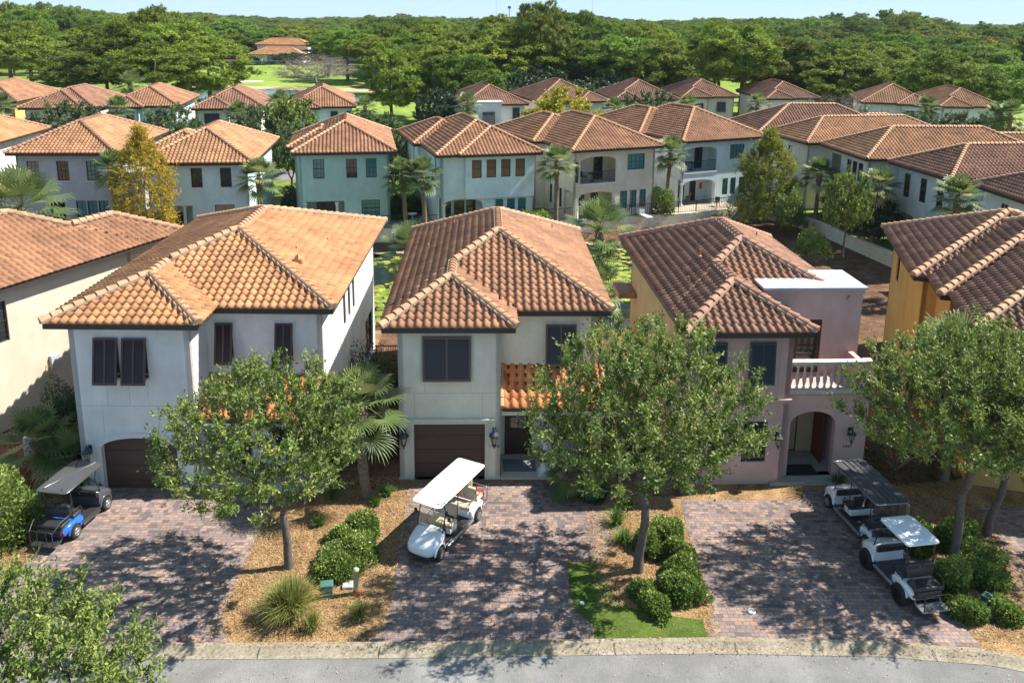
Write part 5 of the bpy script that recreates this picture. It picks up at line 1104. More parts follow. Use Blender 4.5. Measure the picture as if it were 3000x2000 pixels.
# ---- conical cypresses
def cone_shape(Rx, Hh, flat=1.0):
    def f(n, rs):
        P = []
        while len(P) < n:
            t = rs.rand(); r = Rx*(1-t)**.62*(.35+.65*rs.rand()**.5)*(1+.25*sin(9*t+2)); a = rs.uniform(0, 6.28); P.append((r*cos(a), r*sin(a), (t-.5)*Hh))
        return np.array(P)
    return f
leafy_tree('cypress_tree', (-27.2, 60.0, 0), (0, 0, 4.7), (3.4, 3.4, 4.6), .16, 430, 0, LEAF_CONE, 71, twigs=5, lpt=14, ll=.2, lw=.06, tl=1.0, fork_z=.8, label='rust and gold bald cypress between the mauve grey and pale grey houses', shape=cone_shape(3.3, 9.2), up=.05)
leafy_tree('cypress_tree', (23.5, 75.4, -.6), (0, 0, 4.1), (4.0, 4.0, 4.6), .18, 360, 0, LEAF_OLIVE, 73, twigs=5, lpt=14, ll=.24, lw=.07, tl=1.15, fork_z=.8, label='olive bald cypress on the pond bank at the corner of the retaining wall', shape=cone_shape(3.7, 8.0), up=.05)
# ---- oaks between the rows
def mk_oak(seed, LM, R=(3, 3, 2.6), cz=3.6, n=150, ll=.24, lw=.13, tw=6, lpt=12, tl=.8, name='oak_tree', bark=None):
    return leafy_tree(name, (0, 0, 0), (0, 0, cz), R, .14, n, 0, LM, seed, twigs=tw, lpt=lpt, ll=ll, lw=lw, tl=tl, fork_z=1.2, bark=bark)
pool = {}
def put_tree(kind, px, py, Y, rad, label, group=None, cat='tree', H=None, rz=0):
    """crown top seen at (px, py), at distance Y, crown radius rad"""
    x, z = atY(px, py, Y)
    if kind not in pool: pool[kind] = MK[kind](); o = pool[kind]
    else: o = copy_tree(pool[kind])
    tag(o, label, cat, group); R0, H0 = DIM[kind]; s = rad/R0; zs = max(z, 1.5)/H0
    o.location = (x, Y, 0); o.scale = (s, s, zs); o.rotation_euler.z = rz; return o
MK = {'oak': lambda: mk_oak(81, LEAF_OAKD), 'oak2': lambda: mk_oak(83, LEAF_OAK), 'yel': lambda: mk_oak(85, LEAF_YEL), 'mag': lambda: mk_oak(87, LEAF_DK, lpt=14),
      'bare': lambda: mk_oak(89, LEAF_BARE, R=(3, 3, 2.6), n=200, ll=.35, lw=.028, tw=6, lpt=9, tl=.9, name='leafless_tree', bark=TWIG)}
DIM = {'oak': (3.2, 6.4), 'oak2': (3.2, 6.4), 'yel': (3.2, 6.4), 'mag': (3.2, 6.4), 'bare': (3.2, 6.4)}
OG = 'oaks between the rows of houses'
for k, px, py, Y, rad, lb in [('oak', 150, 240, 94, 4.2, 'dark oak behind the mauve grey house, far left'), ('oak', 375, 248, 92, 3.6, 'oak behind the sandy roof left of the far shutter house'), ('oak', 440, 290, 84, 2.6, 'smaller oak just behind the mauve house roof corner'),
    ('oak', 605, 245, 92, 3.0, 'oak below the far cream house with the wide shutter'), ('oak2', 668, 225, 94, 3.0, 'oak with pale trunk beside the back street left of the teal house'), ('oak', 665, 295, 84, 2.6, 'street oak with bare trunk showing, left of the teal roof'),
    ('oak', 860, 265, 88, 3.6, 'oak behind the teal house roof'), ('oak', 905, 320, 80, 2.0, 'slim oak between the teal and pale blue houses'), ('oak2', 1075, 345, 86, 2.0, 'low oak under the white square tower'),
    ('oak', 1480, 212, 112, 4.2, 'round oak in front of the broad ridged far roof'), ('oak', 2060, 265, 100, 5.0, 'olive oak left of the far right white house'), ('oak', 2180, 268, 96, 4.4, 'dark oak in front of the far right end house'), ('oak', 2245, 262, 98, 4.0, 'second dark oak beside the paired palms'), ('oak2', 2010, 262, 100, 4.0, 'light oak beside the leafless shrub'),
    ('oak2', 1955, 395, 62, 1.8, 'thin sunlit sapling above the big dense shrub at the pond'), ('oak2', 1125, 358, 84, 1.6, 'small bright sapling behind the beige balcony house roof')]:
    put_tree(k, px, py, Y, rad, lb, OG, rz=px)
put_tree('yel', 1285, 215, 98, 5.6, 'yellow green tree right of the white square tower', rz=1)
put_tree('bare', 725, 130, 205, 9.0, 'grey leafless tree beside the golf pond', rz=1)
put_tree('bare', 1925, 225, 106, 4.6, 'grey leafless shrub right of the pinkish far house', rz=2)
put_tree('bare', 760, 250, 140, 4.5, 'smaller leafless tree behind the far white roof left', rz=3)
for px, py, Y, rad, lb in [(1010, 205, 118, 4.0, 'magnolia left of the white square tower'), (1190, 170, 150, 7, 'large magnolia behind the white square tower'), (1145, 190, 140, 5, 'magnolia directly behind the tower house roof'), (1330, 185, 145, 7, 'magnolia behind the yellow green tree'), (1240, 150, 160, 6, 'dark magnolia before the pine wood, centre'), (490, 225, 125, 4, 'magnolia behind the far roofs right of the big pines'), (672, 122, 312, 9.5, 'cone shaped dark magnolia before the villa'), (560, 165, 300, 12, 'dark leafy tree left of the villa'), (1420, 175, 155, 6, 'magnolia behind the broad ridged far roof')]:
    put_tree('mag', px, py, Y, rad, lb, 'magnolias by the golf course', rz=px)
# ---- pines
def pine_proto(seed, H, R, cz, Rz, ncl=62, LM=None, trunk=.28, bl=.52, nt_=20, nb=14):
    rs = np.random.RandomState(seed); root = empty('pine_tree'); P = crown_points(ncl, (R, R, Rz), rs, .5, .75, .55)+np.array([0, 0, cz]); mb = MB()
    fork = np.array([rs.randn()*.3, rs.randn()*.3, max(2.5, cz-Rz*.7)]); top = np.array([rs.randn()*.4, rs.randn()*.4, cz+Rz*.6])
    mb.tube([(0, 0, -.2), (fork[0]*.6, fork[1]*.4, fork[2]*.5), tuple(fork), tuple(top)], [trunk*1.2, trunk, trunk*.8, trunk*.25], 7, cap=False)
    skeleton(mb, fork, P, trunk*.7, rs=rs, nside=4, minr=.03, wig=.2)
    n = len(P); ps = (R*R*Rz)**(1/3)/ncl**(1/3)*.80
    psz = ps*rs.uniform(.75, 1.3, n)
    Q0 = np.repeat(P, nt_, 0); U = unit(rs.randn(len(Q0), 3)); U[:, 2] = np.where(U[:, 2] < -.15, -U[:, 2]*.6, U[:, 2])
    Q = Q0+U*np.array([1, 1, .88])*(np.repeat(psz, nt_)*rs.uniform(.62, 1.0, len(Q0)))[:, None]
    T = np.repeat(Q, nb, 0); UD = np.repeat(unit(U+np.array([0, 0, .35])), nb, 0); CN = unit(T-np.array([0, 0, cz-Rz*.4])); NN = unit(UD*.65+CN*.85); D = unit(UD*.35+rs.randn(len(T), 3)*.6)
    V, F = leaf_quads(T, D, bl, bl*.24, rs, .0, NN, .3)
    cl = np.repeat(np.clip(.5+.2*rs.randn(n), 0, 1), nt_*nb); rv = np.clip(cl*.45+rs.rand(len(T))*.4+.12, 0, 1)
    mb.build('trunk', BARKP, root); nmesh('crown', V, F, LM or LEAF_PINE, root, rnd=np.repeat(rv, 4)); return root
PP = [pine_proto(201, 15, 5.0, 9.6, 4.9, 85), pine_proto(202, 15, 4.6, 9.2, 5.4, 85), pine_proto(203, 15, 5.8, 10.3, 4.4, 95), pine_proto(204, 15, 3.8, 10.6, 4.2, 60), pine_proto(205, 15, 4.7, 8.6, 6.0, 100)]
PH = [14.9, 15.0, 15.1, 15.2, 15.0]; PRr = [5.3, 4.8, 6.0, 4.1, 5.0]
used = [False]*5
def put_pine(k, px, py, Y, rad, label, H=None, rz=0, z0=0):
    x, z = atY(px, py, Y)
    if not used[k]: o = PP[k]; used[k] = True
    else: o = copy_tree(PP[k])
    tag(o, label, 'pine tree', 'pines around the golf course'); s = rad/PRr[k]; o.location = (x, Y, z0); o.scale = (s, s, (z-z0)/PH[k]); o.rotation_euler.z = rz
    return (x, Y)
PINES = [(2, 60, 72, 178, 9.5, 'broad sunlit pine with forked trunk at the left edge'), (0, 8, 38, 205, 8.5, 'tall dark pine behind the forked one at the left edge'), (1, 190, 66, 215, 8.0, 'rounded pine between the left edge pines and the giant clump'),
    (2, 345, 14, 176, 9.0, 'tallest pine, top of the giant clump on the left'), (4, 290, 50, 168, 7.5, 'left shoulder pine of the giant clump'), (0, 425, 42, 168, 8.0, 'right shoulder pine of the giant clump, sunlit'), (4, 470, 85, 160, 6.8, 'lower right pine of the giant clump'), (1, 235, 95, 165, 6.5, 'lower left pine of the giant clump, above the palm'), (2, 345, 95, 150, 8.5, 'spreading pine low in the middle of the giant clump'), (0, 150, 140, 160, 5.0, 'small pine above the far left roofs'),
    (3, 505, 75, 235, 7, 'small bright pine left of the villa'), (2, 795, 64, 235, 9, 'flat topped bright yellow green pine over the villa lane'), (3, 845, 82, 225, 6, 'slender pine standing left of the lone pine'), (3, 752, 88, 250, 6, 'thin pine with long pale trunk by the golf pond'),
    (4, 897, 94, 136, 5.2, 'lone tall pine with bare trunk standing in the bright fairway'), (4, 1010, 92, 142, 6.5, 'dark dense pine right of the lone pine'), (0, 1065, 120, 134, 5.4, 'lower pine behind the white square tower'), (1, 960, 100, 150, 5.0, 'dark pine between the lone pine and the dense one'),
    (4, 1165, 72, 165, 8.0, 'tall pine above the white tower'), (2, 1320, 90, 170, 8.0, 'domed pine behind the yellow green tree'), (1, 1425, 82, 168, 8.0, 'rounded pine with dark forked limbs, centre right'), (0, 1245, 108, 185, 7.0, 'pine between the tower pine and the domed pine'), (4, 1515, 90, 160, 6.5, 'pine left of the tall bare trunk'), (1, 1575, 110, 165, 7.0, 'pine directly behind the tan far house'),
    (3, 1715, 48, 138, 6.2, 'very tall pine with long bare trunk rising over the far roofs'), (3, 1650, 72, 148, 4.6, 'slimmer pine left of the very tall one'), (1, 1795, 85, 160, 7.5, 'dense pine right of the very tall one'), (0, 1880, 90, 158, 7.5, 'pine with drooping limbs behind the pinkish far house'), (4, 1945, 112, 150, 6.5, 'pine behind the leafless shrub'), (2, 2015, 118, 160, 7.0, 'pine left of the dark umbrella pine'),
    (2, 2200, 118, 138, 8.4, 'dark umbrella shaped pine at the right'), (0, 2320, 142, 142, 7.5, 'wide pine at the right edge'), (1, 2110, 140, 165, 6.5, 'smaller pine left of the umbrella pine'), (4, 2050, 95, 190, 8, 'pine deeper in the wood at the right'), (0, 2260, 95, 200, 9, 'pine behind the umbrella pine'), (2, 1150, 95, 195, 7.5, 'pine further back above the tower'), (0, 1660, 100, 185, 7.5, 'pine deeper behind the tall bare trunked pine')]
PXY = [put_pine(*p, rz=p[1]*.37) for p in PINES]
# far wood: one body of instanced crowns
rs = np.random.RandomState(77); pts = []
def in_poly(x, y, pl):
    c = False; j = len(pl)-1
    for i in range(len(pl)):
        if (pl[i][1] > y) != (pl[j][1] > y) and x < (pl[j][0]-pl[i][0])*(y-pl[i][1])/(pl[j][1]-pl[i][1])+pl[i][0]: c = not c
        j = i
    return c
CLEAR = [[(-150, 140), (-62, 140), (-60, 200), (-10, 176), (-8, 120), (-45, 112), (-150, 120)], [(-128, 195), (-20, 195), (-45, 262), (-52, 322), (-70, 345), (-120, 345), (-128, 300)], [(28, 130), (52, 130), (55, 160), (84, 250), (60, 262), (42, 205)], [(70, 140), (105, 130), (135, 185), (92, 198)], [(-165, 255), (-135, 255), (-135, 285), (-165, 285)]]
y = 150.0
while y < 2300:
    sp = 10.2+max(0, y-250)*.012; half = .66*y+40; x = -half
    while x < half:
        X = x+rs.uniform(-.45, .45)*sp; Yy = y+rs.uniform(-.45, .45)*sp
        ok = Yy > 160+.0*abs(X) and not any(in_poly(X, Yy, c) for c in CLEAR)
        if X < -10 and Yy < 205+(-X-10)*.25: ok = False
        if ok and any((X-a)**2+(Yy-b)**2 < 30 for a, b in PXY): ok = False
        if ok: pts.append((X, Yy, sp))
        x += sp
    y += sp*.9
def Hmap(X, Y):
    th = X/Y; h = 13.8+1.8*sin(th*9+1)+1.4*sin(Y*.011+th*4)+1.2*sin(th*31)
    if th > .1: h += 6.0*np.exp(-((th-.39)/.12)**2)*min(1, max(0, (Y-230)/200))
    if th < -.35: h += 2.0*min(1, max(0, (Y-300)/300))
    return h
me = bpy.data.meshes.new('far_wood'); n = len(pts); me.vertices.add(n)
co = np.array([(a, b, 0) for a, b, _ in pts], dtype=np.float32); me.vertices.foreach_set('co', co.ravel())
h = np.array([Hmap(a, b)*np.clip(rs.normal(1.0, .15), .7, 1.4)/15.4 for a, b, _ in pts]); wd = np.array([s/10.2*rs.uniform(.85, 1.5) for _, _, s in pts])
scl = np.stack([wd*1.0, wd*1.0, h], 1).astype(np.float32)
a = me.attributes.new('scl', 'FLOAT_VECTOR', 'POINT'); a.data.foreach_set('vector', scl.ravel())
a = me.attributes.new('rz', 'FLOAT_VECTOR', 'POINT'); a.data.foreach_set('vector', np.stack([np.zeros(n), np.zeros(n), rs.uniform(0, 6.28, n)], 1).astype(np.float32).ravel())
kind = rs.choice(7, n, p=[.22, .2, .2, .12, .18, .06, .02])
for i, (X, Y, _) in enumerate(pts):
    if X/Y > .42 and Y > 230 and Y < 650 and rs.rand() < .33: kind[i] = 6
a = me.attributes.new('kind', 'INT', 'POINT'); a.data.foreach_set('value', kind.astype(np.int32))
far = bpy.data.objects.new('far_wood', me); COL.objects.link(far)
tag(far, 'wide dark green pine wood reaching to the horizon behind the golf course', 'woodland', kind='stuff')
# joined prototypes (trunk + crown in one mesh) kept outside the scene, only instanced here
def joined(root, nm):
    src = [c for c in root.children if c.type == 'MESH' and c.name.split('.')[0] in ('trunk', 'crown')]
    V = []; F = []; Mi = []; R_ = []; b = 0; mats = []
    for s_ in src:
        m_ = s_.data; mats.append(m_.materials[0]); vv = np.empty(len(m_.vertices)*3, dtype=np.float32); m_.vertices.foreach_get('co', vv); V.append(vv.reshape(-1, 3))
        F += [tuple(b+i for i in p.vertices) for p in m_.polygons]; Mi += [len(mats)-1]*len(m_.polygons)
        rr = np.full(len(m_.vertices), .5, dtype=np.float32)
        if 'rnd' in m_.attributes: m_.attributes['rnd'].data.foreach_get('value', rr)
        R_.append(rr); b += len(m_.vertices)
    q = bpy.data.meshes.new(nm); q.from_pydata(np.concatenate(V).tolist(), [], F)
    for x_ in mats: q.materials.append(x_)
    q.polygons.foreach_set('material_index', Mi); at_ = q.attributes.new('rnd', 'FLOAT', 'POINT'); at_.data.foreach_set('value', np.concatenate(R_)); q.update()
    return bpy.data.objects.new(nm, q)
# local rooted copies have scale on the parent, mesh data is unscaled
js = [joined(r_, 'wood_crown') for r_ in PP]
om = joined(pool['mag'], 'wood_crown'); oy_ = joined(pool['yel'], 'wood_crown')
for o_ in (om, oy_):
    co_ = np.empty(len(o_.data.vertices)*3, dtype=np.float32); o_.data.vertices.foreach_get('co', co_); co_ = co_.reshape(-1, 3); co_ *= np.array([1.9, 1.9, 1.9], dtype=np.float32); o_.data.vertices.foreach_set('co', co_.ravel())
js += [om, oy_]
ng = bpy.data.node_groups.new('wood_scatter', 'GeometryNodeTree'); ng.interface.new_socket('Geometry', in_out='INPUT', socket_type='NodeSocketGeometry'); ng.interface.new_socket('Geometry', in_out='OUTPUT', socket_type='NodeSocketGeometry')
N = ng.nodes; L = ng.links; gi = N.new('NodeGroupInput'); go = N.new('NodeGroupOutput'); jn = N.new('GeometryNodeJoinGeometry')
m2p = N.new('GeometryNodeMeshToPoints'); L.new(gi.outputs[0], m2p.inputs[0])
def named(nm, ty):
    q = N.new('GeometryNodeInputNamedAttribute'); q.data_type = ty; q.inputs[0].default_value = nm; return q.outputs[0]
sclo = named('scl', 'FLOAT_VECTOR'); rzo = named('rz', 'FLOAT_VECTOR'); ko = named('kind', 'INT')
for i, o_ in enumerate(js):
    oi = N.new('GeometryNodeObjectInfo'); oi.inputs[0].default_value = o_; oi.inputs['As Instance'].default_value = True
    ip = N.new('GeometryNodeInstanceOnPoints'); cp = N.new('FunctionNodeCompare'); cp.data_type = 'INT'; cp.operation = 'EQUAL'
    L.new(ko, cp.inputs[2]); cp.inputs[3].default_value = i
    L.new(m2p.outputs[0], ip.inputs['Points']); L.new(cp.outputs[0], ip.inputs['Selection']); L.new(oi.outputs['Geometry'], ip.inputs['Instance']); L.new(rzo, ip.inputs['Rotation']); L.new(sclo, ip.inputs['Scale']); L.new(ip.outputs[0], jn.inputs[0])
L.new(jn.outputs[0], go.inputs[0])
md = far.modifiers.new('scatter', 'NODES'); md.node_group = ng
print('wood trees', n)
# ---------------------------------------------------------------- golf carts
RUB = mat('tyre_rubber', (.022, .022, .022), .85, bump=.3, bscale=40); RIM = mat('rim_silver', (.55, .55, .56), .3, .8); RIMB = mat('rim_black', (.03, .03, .03), .35, .3)
PWHITE = mat('paint_white', (.78, .79, .80), .25, coat=.6); PBLUE = mat('paint_blue', (.02, .14, .55), .25, coat=.8); PBLACK = mat('plastic_black', (.03, .03, .032), .4)
RBLACK = mat('roof_black_gloss', (.07, .068, .065), .28, coat=.5); RWHITE = mat('roof_white', (.85, .86, .86), .3, coat=.3); RSOFT = mat('roof_black_cloth', (.06, .06, .065), .6)
SBEIGE = mat('seat_beige', (.55, .46, .33), .6, noise=.1, nscale=6); SBLACK = mat('seat_black', (.03, .03, .033), .4); CHROME = mat('tube_steel', (.35, .35, .36), .3, .8)
RED = mat('lamp_red', (.55, .02, .015), .3); AMBER = mat('lamp_amber', (.6, .25, .03), .3); HEADL = mat('headlight_glass', (.6, .6, .58), .1)
WS = bpy.data.materials.new('windshield'); WS.use_nodes = True; _n = WS.node_tree.nodes; _l = WS.node_tree.links
_g = _n.new('ShaderNodeBsdfGlossy'); _g.inputs['Roughness'].default_value = .05; _t = _n.new('ShaderNodeBsdfTransparent'); _t.inputs[0].default_value = (.86, .9, .9, 1); _m = _n.new('ShaderNodeMixShader'); _m.inputs[0].default_value = .22
_l.new(_t.outputs[0], _m.inputs[1]); _l.new(_g.outputs[0], _m.inputs[2]); _l.new(_m.outputs[0], _n['Material Output'].inputs[0])
def sq(y, hw, z0, z1, p=3.2, n=20, xo=0):
    P = []; cz = (z0+z1)/2; hz = (z1-z0)/2
    for k in range(n):
        a = 2*pi*k/n; c, s = cos(a), sin(a)
        P.append((xo+hw*math.copysign(abs(c)**(2/p), c), y, cz+hz*math.copysign(abs(s)**(2/p), s)))
    return P
def wheel(x, y, r, w_, root, rim, side):
    t = MB(); t.lathe((x-w_/2, y, r), [(r*.58, 0), (r*.9, -.0), (r*.985, w_*.12), (r, w_*.3), (r, w_*.7), (r*.985, w_*.88), (r*.9, w_), (r*.58, w_)], 24, 'x')
    for k in range(24):
        a = 2*pi*k/24; t.tube([(x-w_*.4, y+r*.99*cos(a), r+r*.99*sin(a)), (x+w_*.4, y+r*.99*cos(a+.1), r+r*.99*sin(a+.1))], .012, 4)
    wo = t.build('wheel', RUB, root); q = MB(); xo = x+side*w_/2
    q.lathe((xo-.02, y, r), [(r*.60, 0), (r*.60, .03), (r*.53, .032), (r*.5, .0)], 20, 'x'); q.lathe((xo-.015, y, r), [(r*.16, 0), (r*.16, .04), (r*.05, .045)], 10, 'x')
    for k in range(6):
        a = 2*pi*k/6; q.tube([(xo, y+r*.1*cos(a), r+r*.1*sin(a)), (xo, y+r*.55*cos(a), r+r*.55*sin(a))], [.03, .022], 5)
    q.build('rim', rim, wo); b = MB(); b.lathe((xo-.04*side-.005, y, r), [(r*.55, 0), (r*.55, .01)], 16, 'x'); b.build('hub_back', RIMB, wo)
def seat(root, y, z, hw, m, face=1, base=PBLACK, arm=True, split=True):
    """bench seat with its back; face=1 looks forward, -1 backward"""
    s = MB(); s.rbox(-hw, hw, y-.23, y+.25, z, z+.13, .05); s.build('seat', m, root)
    for sx in ((-1, 1) if split else (0,)):
        b = MB(); w2 = hw/2-.03 if split else hw; cx_ = sx*(hw/2+.01) if split else 0; M = Matrix.Translation((0, y-face*.27, z+.16)) @ Matrix.Rotation(radians(12*face), 4, 'X')
        b.rbox(cx_-w2, cx_+w2, -.05, .05, 0, .46, .045, M); b.build('backrest', m, root)
    u = MB(); u.rbox(-hw+.04, hw-.04, y-.24, y+.2, z-.24, z-.002, .03); u.build('seat_base', base, root)
    if arm:
        for sx in (-1, 1):
            a = MB(); a.tube([(sx*hw, y-face*.26, z+.30), (sx*(hw+.01), y-face*.1, z+.32), (sx*(hw+.01), y+face*.14, z+.30), (sx*(hw+.01), y+face*.22, z+.1), (sx*hw, y+face*.2, z-.02)], .016, 6); a.build('armrest', PBLACK, root)
def cart(label, x, y, yaw, wb, body, roofm, seatm, rim, r=.235, lift=0, roof_len=None, roof_y=0, rows=1, ribs='long', roofz=1.9, extra='', roofw=.54, hoodm=None, rack=False):
    root = empty('golf_cart', (x, y, .012), yaw, label, 'golf cart'); f = wb/2; z0 = .24+lift; w_ = .57
    for sx in (-1, 1):
        for yy in (-f, f): wheel(sx*(w_-.06), yy, r, .2 if r < .27 else .25, root, rim, sx)
    # floor and sills
    b = MB(); b.rbox(-w_+.04, w_-.04, -f-.3, f-.25, z0-.03, z0+.07, .03); b.box(-.35, .35, -f, f+.2, z0-.12, z0-.03)
    for yy in (-f, f): b.tube([(-.5, yy, r), (.5, yy, r)], .035, 6)
    b.build('chassis', PBLACK, root)
    b = MB()
    for sx in (-1, 1): b.rbox(sx*w_-.05, sx*w_+.05, -f+.35, f-.42, z0-.04, z0+.06, .03)
    b.build('sill', PBLACK if body is not PWHITE else CHROME, root)
    # front cowl with fenders
    c = MB(); hz = z0+.38
    c.loft([sq(f+.52, .26, z0+.10, z0+.20), sq(f+.49, .40, z0+.05, z0+.30), sq(f+.40, .50, z0+.03, z0+.40, 3.6), sq(f+.22, .54, z0+.10, z0+.50, 4), sq(f+.0, .55, z0+.22, z0+.58, 4), sq(f-.18, .55, z0+.22, z0+.66, 4), sq(f-.30, .54, z0+.05, z0+.70, 5), sq(f-.34, .52, z0+.03, z0+.70, 5)])
    for sx in (-1, 1):   # fender lips
        c.tube([(sx*(w_-.05), f+.30*cos(a)+.0, r+.31*sin(a)+lift*.4+.02) for a in [radians(t) for t in range(5, 176, 17)]], .045, 6)
    c.build('front_cowl', hoodm or body, root)
    h = MB(); h.rbox(-.36, .36, f+.41, f+.50, z0+.12, z0+.17, .02); h.rbox(-.42, .42, f+.38, f+.52, z0-.02, z0+.06, .03); h.build('bumper', PBLACK, root)
    for sx in (-1, 1):
        q = MB(); q.rbox(sx*.30-.10, sx*.30+.10, f+.395, f+.475, z0+.21, z0+.27, .02); q.build('headlight', HEADL, root)
    q = MB(); q.rbox(-.20, .20, f+.42, f+.49, z0+.215, z0+.26, .015); q.build('grille', PBLACK, root)
    d = MB(); d.rbox(-.5, .5, f-.44, f-.34, z0+.45, z0+.68, .04); d.build('dashboard', PBLACK, root)
    s = MB(); M = Matrix.Translation((-.24, f-.52, z0+.66)) @ Matrix.Rotation(radians(-58), 4, 'X'); R0 = .16
    s.tube([M @ Vector((R0*cos(a), R0*sin(a), 0)) for a in [2*pi*k/16 for k in range(17)]], .015, 6, False)
    for k in range(3): a = 2*pi*k/3+.5; s.tube([M @ Vector((0, 0, -.02)), M @ Vector((R0*cos(a), R0*sin(a), 0))], .012, 4)
    s.tube([(-.24, f-.52, z0+.66), (-.24, f-.30, z0+.42)], .022, 6); s.build('steering_wheel', PBLACK, root)
    # rear body over the rear axle
    ry = -f
    c = MB(); c.loft([sq(ry+.42, .555, z0+.05, z0+.36, 6), sq(ry+.30, .57, z0+.08, z0+.42, 5), sq(ry+.0, .575, z0+.24, z0+.44, 5), sq(ry-.24, .57, z0+.18, z0+.43, 5), sq(ry-.42, .54, z0+.08, z0+.38, 5), sq(ry-.50, .50, z0+.08, z0+.30, 5)])
    for sx in (-1, 1): c.tube([(sx*(w_-.04), ry+.31*cos(a), r+.31*sin(a)+lift*.4+.02) for a in [radians(t) for t in range(5, 176, 17)]], .04, 6)
    c.build('rear_body', body, root)
    for sx in (-1, 1):
        q = MB(); q.rbox(sx*.42-.07, sx*.42+.07, ry-.525, ry-.47, z0+.16, z0+.27, .02); q.build('tail_light', RED, root)
    zs = z0+.40
    seat(root, ry+.30+(.0 if rows == 1 else .0), zs, .47, seatm, 1, body)
    if rows == 2: seat(root, f-1.02, zs, .47, seatm, 1, body)
    # rear facing seat and footplate
    seat(root, ry-.36, zs, .47, seatm, -1, PBLACK, arm=True, split=False)
    p = MB(); p.rbox(-.46, .46, ry-.98, ry-.58, z0-.02, z0+.02, .015)
    for sx in (-1, 1): p.tube([(sx*.42, ry-.5, z0+.1), (sx*.42, ry-.64, z0+.0)], .02, 5)
    p.build('rear_footplate', mat('treadplate', (.25, .25, .25), .4, .6) if not rack else PBLACK, root)
    g = MB(); g.tube([(-.40, ry-.96, z0+.02), (-.42, ry-.97, z0+.50), (-.36, ry-.97, z0+.56), (.36, ry-.97, z0+.56), (.42, ry-.97, z0+.50), (.40, ry-.96, z0+.02)], .017, 6)
    if rack:
        for xx in (-.15, .18): g.tube([(xx, ry-.97, z0+.56), (xx, ry-.95, z0+.02)], .015, 5)
        for sx in (-1, 1): g.tube([(sx*.42, ry-.97, z0+.50), (sx*.5, ry-.62, zs+.32), (sx*.5, ry-.2, zs+.30)], .017, 6)
    g.build('grab_bar', CHROME if body is PWHITE and not lift else PBLACK, root)
    # roof and struts
    RL2 = (roof_len or 1.7)/2; rc = roof_y; RZ = roofz; R_ = MB()
    def rs_(yy, hw, dz, th): return sq(yy, hw, RZ-th/2+dz, RZ+th/2+dz, 7, 24)
    R_.loft([rs_(rc+RL2, roofw*.86, -.035, .03), rs_(rc+RL2-.05, roofw*.95, -.015, .05), rs_(rc+RL2-.18, roofw, 0, .06), rs_(rc, roofw, .02, .065), rs_(rc-RL2+.15, roofw, 0, .06), rs_(rc-RL2+.04, roofw*.96, -.015, .05), rs_(rc-RL2, roofw*.9, -.03, .03)])
    ro = R_.build('roof', roofm, root); q = MB()
    if ribs == 'long':
        for xx in (-.3, -.1, .1, .3): q.rbox(xx-.012, xx+.012, rc-RL2+.1, rc+RL2-.1, RZ+.02, RZ+.056, .01)
    elif ribs == 'edge':
        for xx in (-.38, .38): q.rbox(xx-.025, xx+.025, rc-RL2+.08, rc+RL2-.08, RZ+.025, RZ+.066, .015)
    elif ribs == 'swoop':
        for sx in (-1, 1): q.tube([(sx*(.34-.22*sin(pi*t/12)), rc-RL2+.12+(2*RL2-.24)*t/12, RZ+.042+.012*sin(pi*t/12)) for t in range(13)], .028, 8)
    else:
        for k in range(6): 
            for sx in (-1, 1): q.lathe((sx*.4, rc-RL2+.15+(2*RL2-.3)*k/5, RZ+.02), [(.022, 0), (.018, .025)], 8)
    q.build('roof_ribs', roofm if ribs in ('edge', 'swoop') else PBLACK, ro)
    e = MB(); pts = [(-roofw, rc-RL2+.06), (-roofw, rc+RL2-.1), (-roofw*.86, rc+RL2), (roofw*.86, rc+RL2), (roofw, rc+RL2-.1), (roofw, rc-RL2+.06), (roofw*.9, rc-RL2), (-roofw*.9, rc-RL2), (-roofw, rc-RL2+.06)]
    e.tube([(a, b_, RZ-.025) for a, b_ in pts], .022, 6, False); e.build('roof_edge', (CHROME if extra == 'light_edge' else roofm), ro)
    st = MB()
    for sx in (-1, 1):
        st.tube([(sx*.50, f-.20, z0+.55), (sx*.50, f-.42, RZ-.4), (sx*.48, min(rc+RL2-.12, f-.3), RZ-.03)], .020, 6)
        st.tube([(sx*.50, ry+.02, zs-.02), (sx*.49, ry+.0, RZ-.03)], .018, 6)
        if rows == 2: st.tube([(sx*.50, .05, zs-.02), (sx*.49, .02, RZ-.03)], .016, 6)
    st.build('struts', PBLACK, root)
    wsm = MB(); y0, y1 = f-.22, f-.41; za, zb = z0+.66, RZ-.46
    wsm.add([(-.48, y0, za), (.48, y0, za), (.48, y1, zb), (-.48, y1, zb)], [(0, 1, 2, 3)]); wo = wsm.build('windshield', WS, root)
    q = MB(); q.tube([(-.49, y0, za), (.49, y0, za), (.49, y1, zb), (-.49, y1, zb), (-.49, y0, za)], .012, 5, False); q.build('windshield_frame', PBLACK, wo)
    mr = MB()
    for sx in (-1, 1): mr.tube([(sx*.5, f-.36, RZ-.65), (sx*.62, f-.36, RZ-.62)], .01, 4); mr.rbox(sx*.66-.06, sx*.66+.06, f-.39, f-.34, RZ-.70, RZ-.56, .02)
    mr.build('mirror', PBLACK, root)
    return root, z0, f, ry
def yawvec(dx, dy): return atan2(-dx, dy)
cA, *_ = cart('blue golf cart with black moulded roof parked by the arched garage', -15.28, 26.35, yawvec(.30, 2.1), 1.72, PBLUE, RBLACK, SBLACK, RIM, roof_len=2.05, roof_y=-.12, rows=1, ribs='swoop', roofz=1.85, roofw=.57, hoodm=mat('paint_graphite', (.07, .075, .085), .25, coat=.6), rack=True)
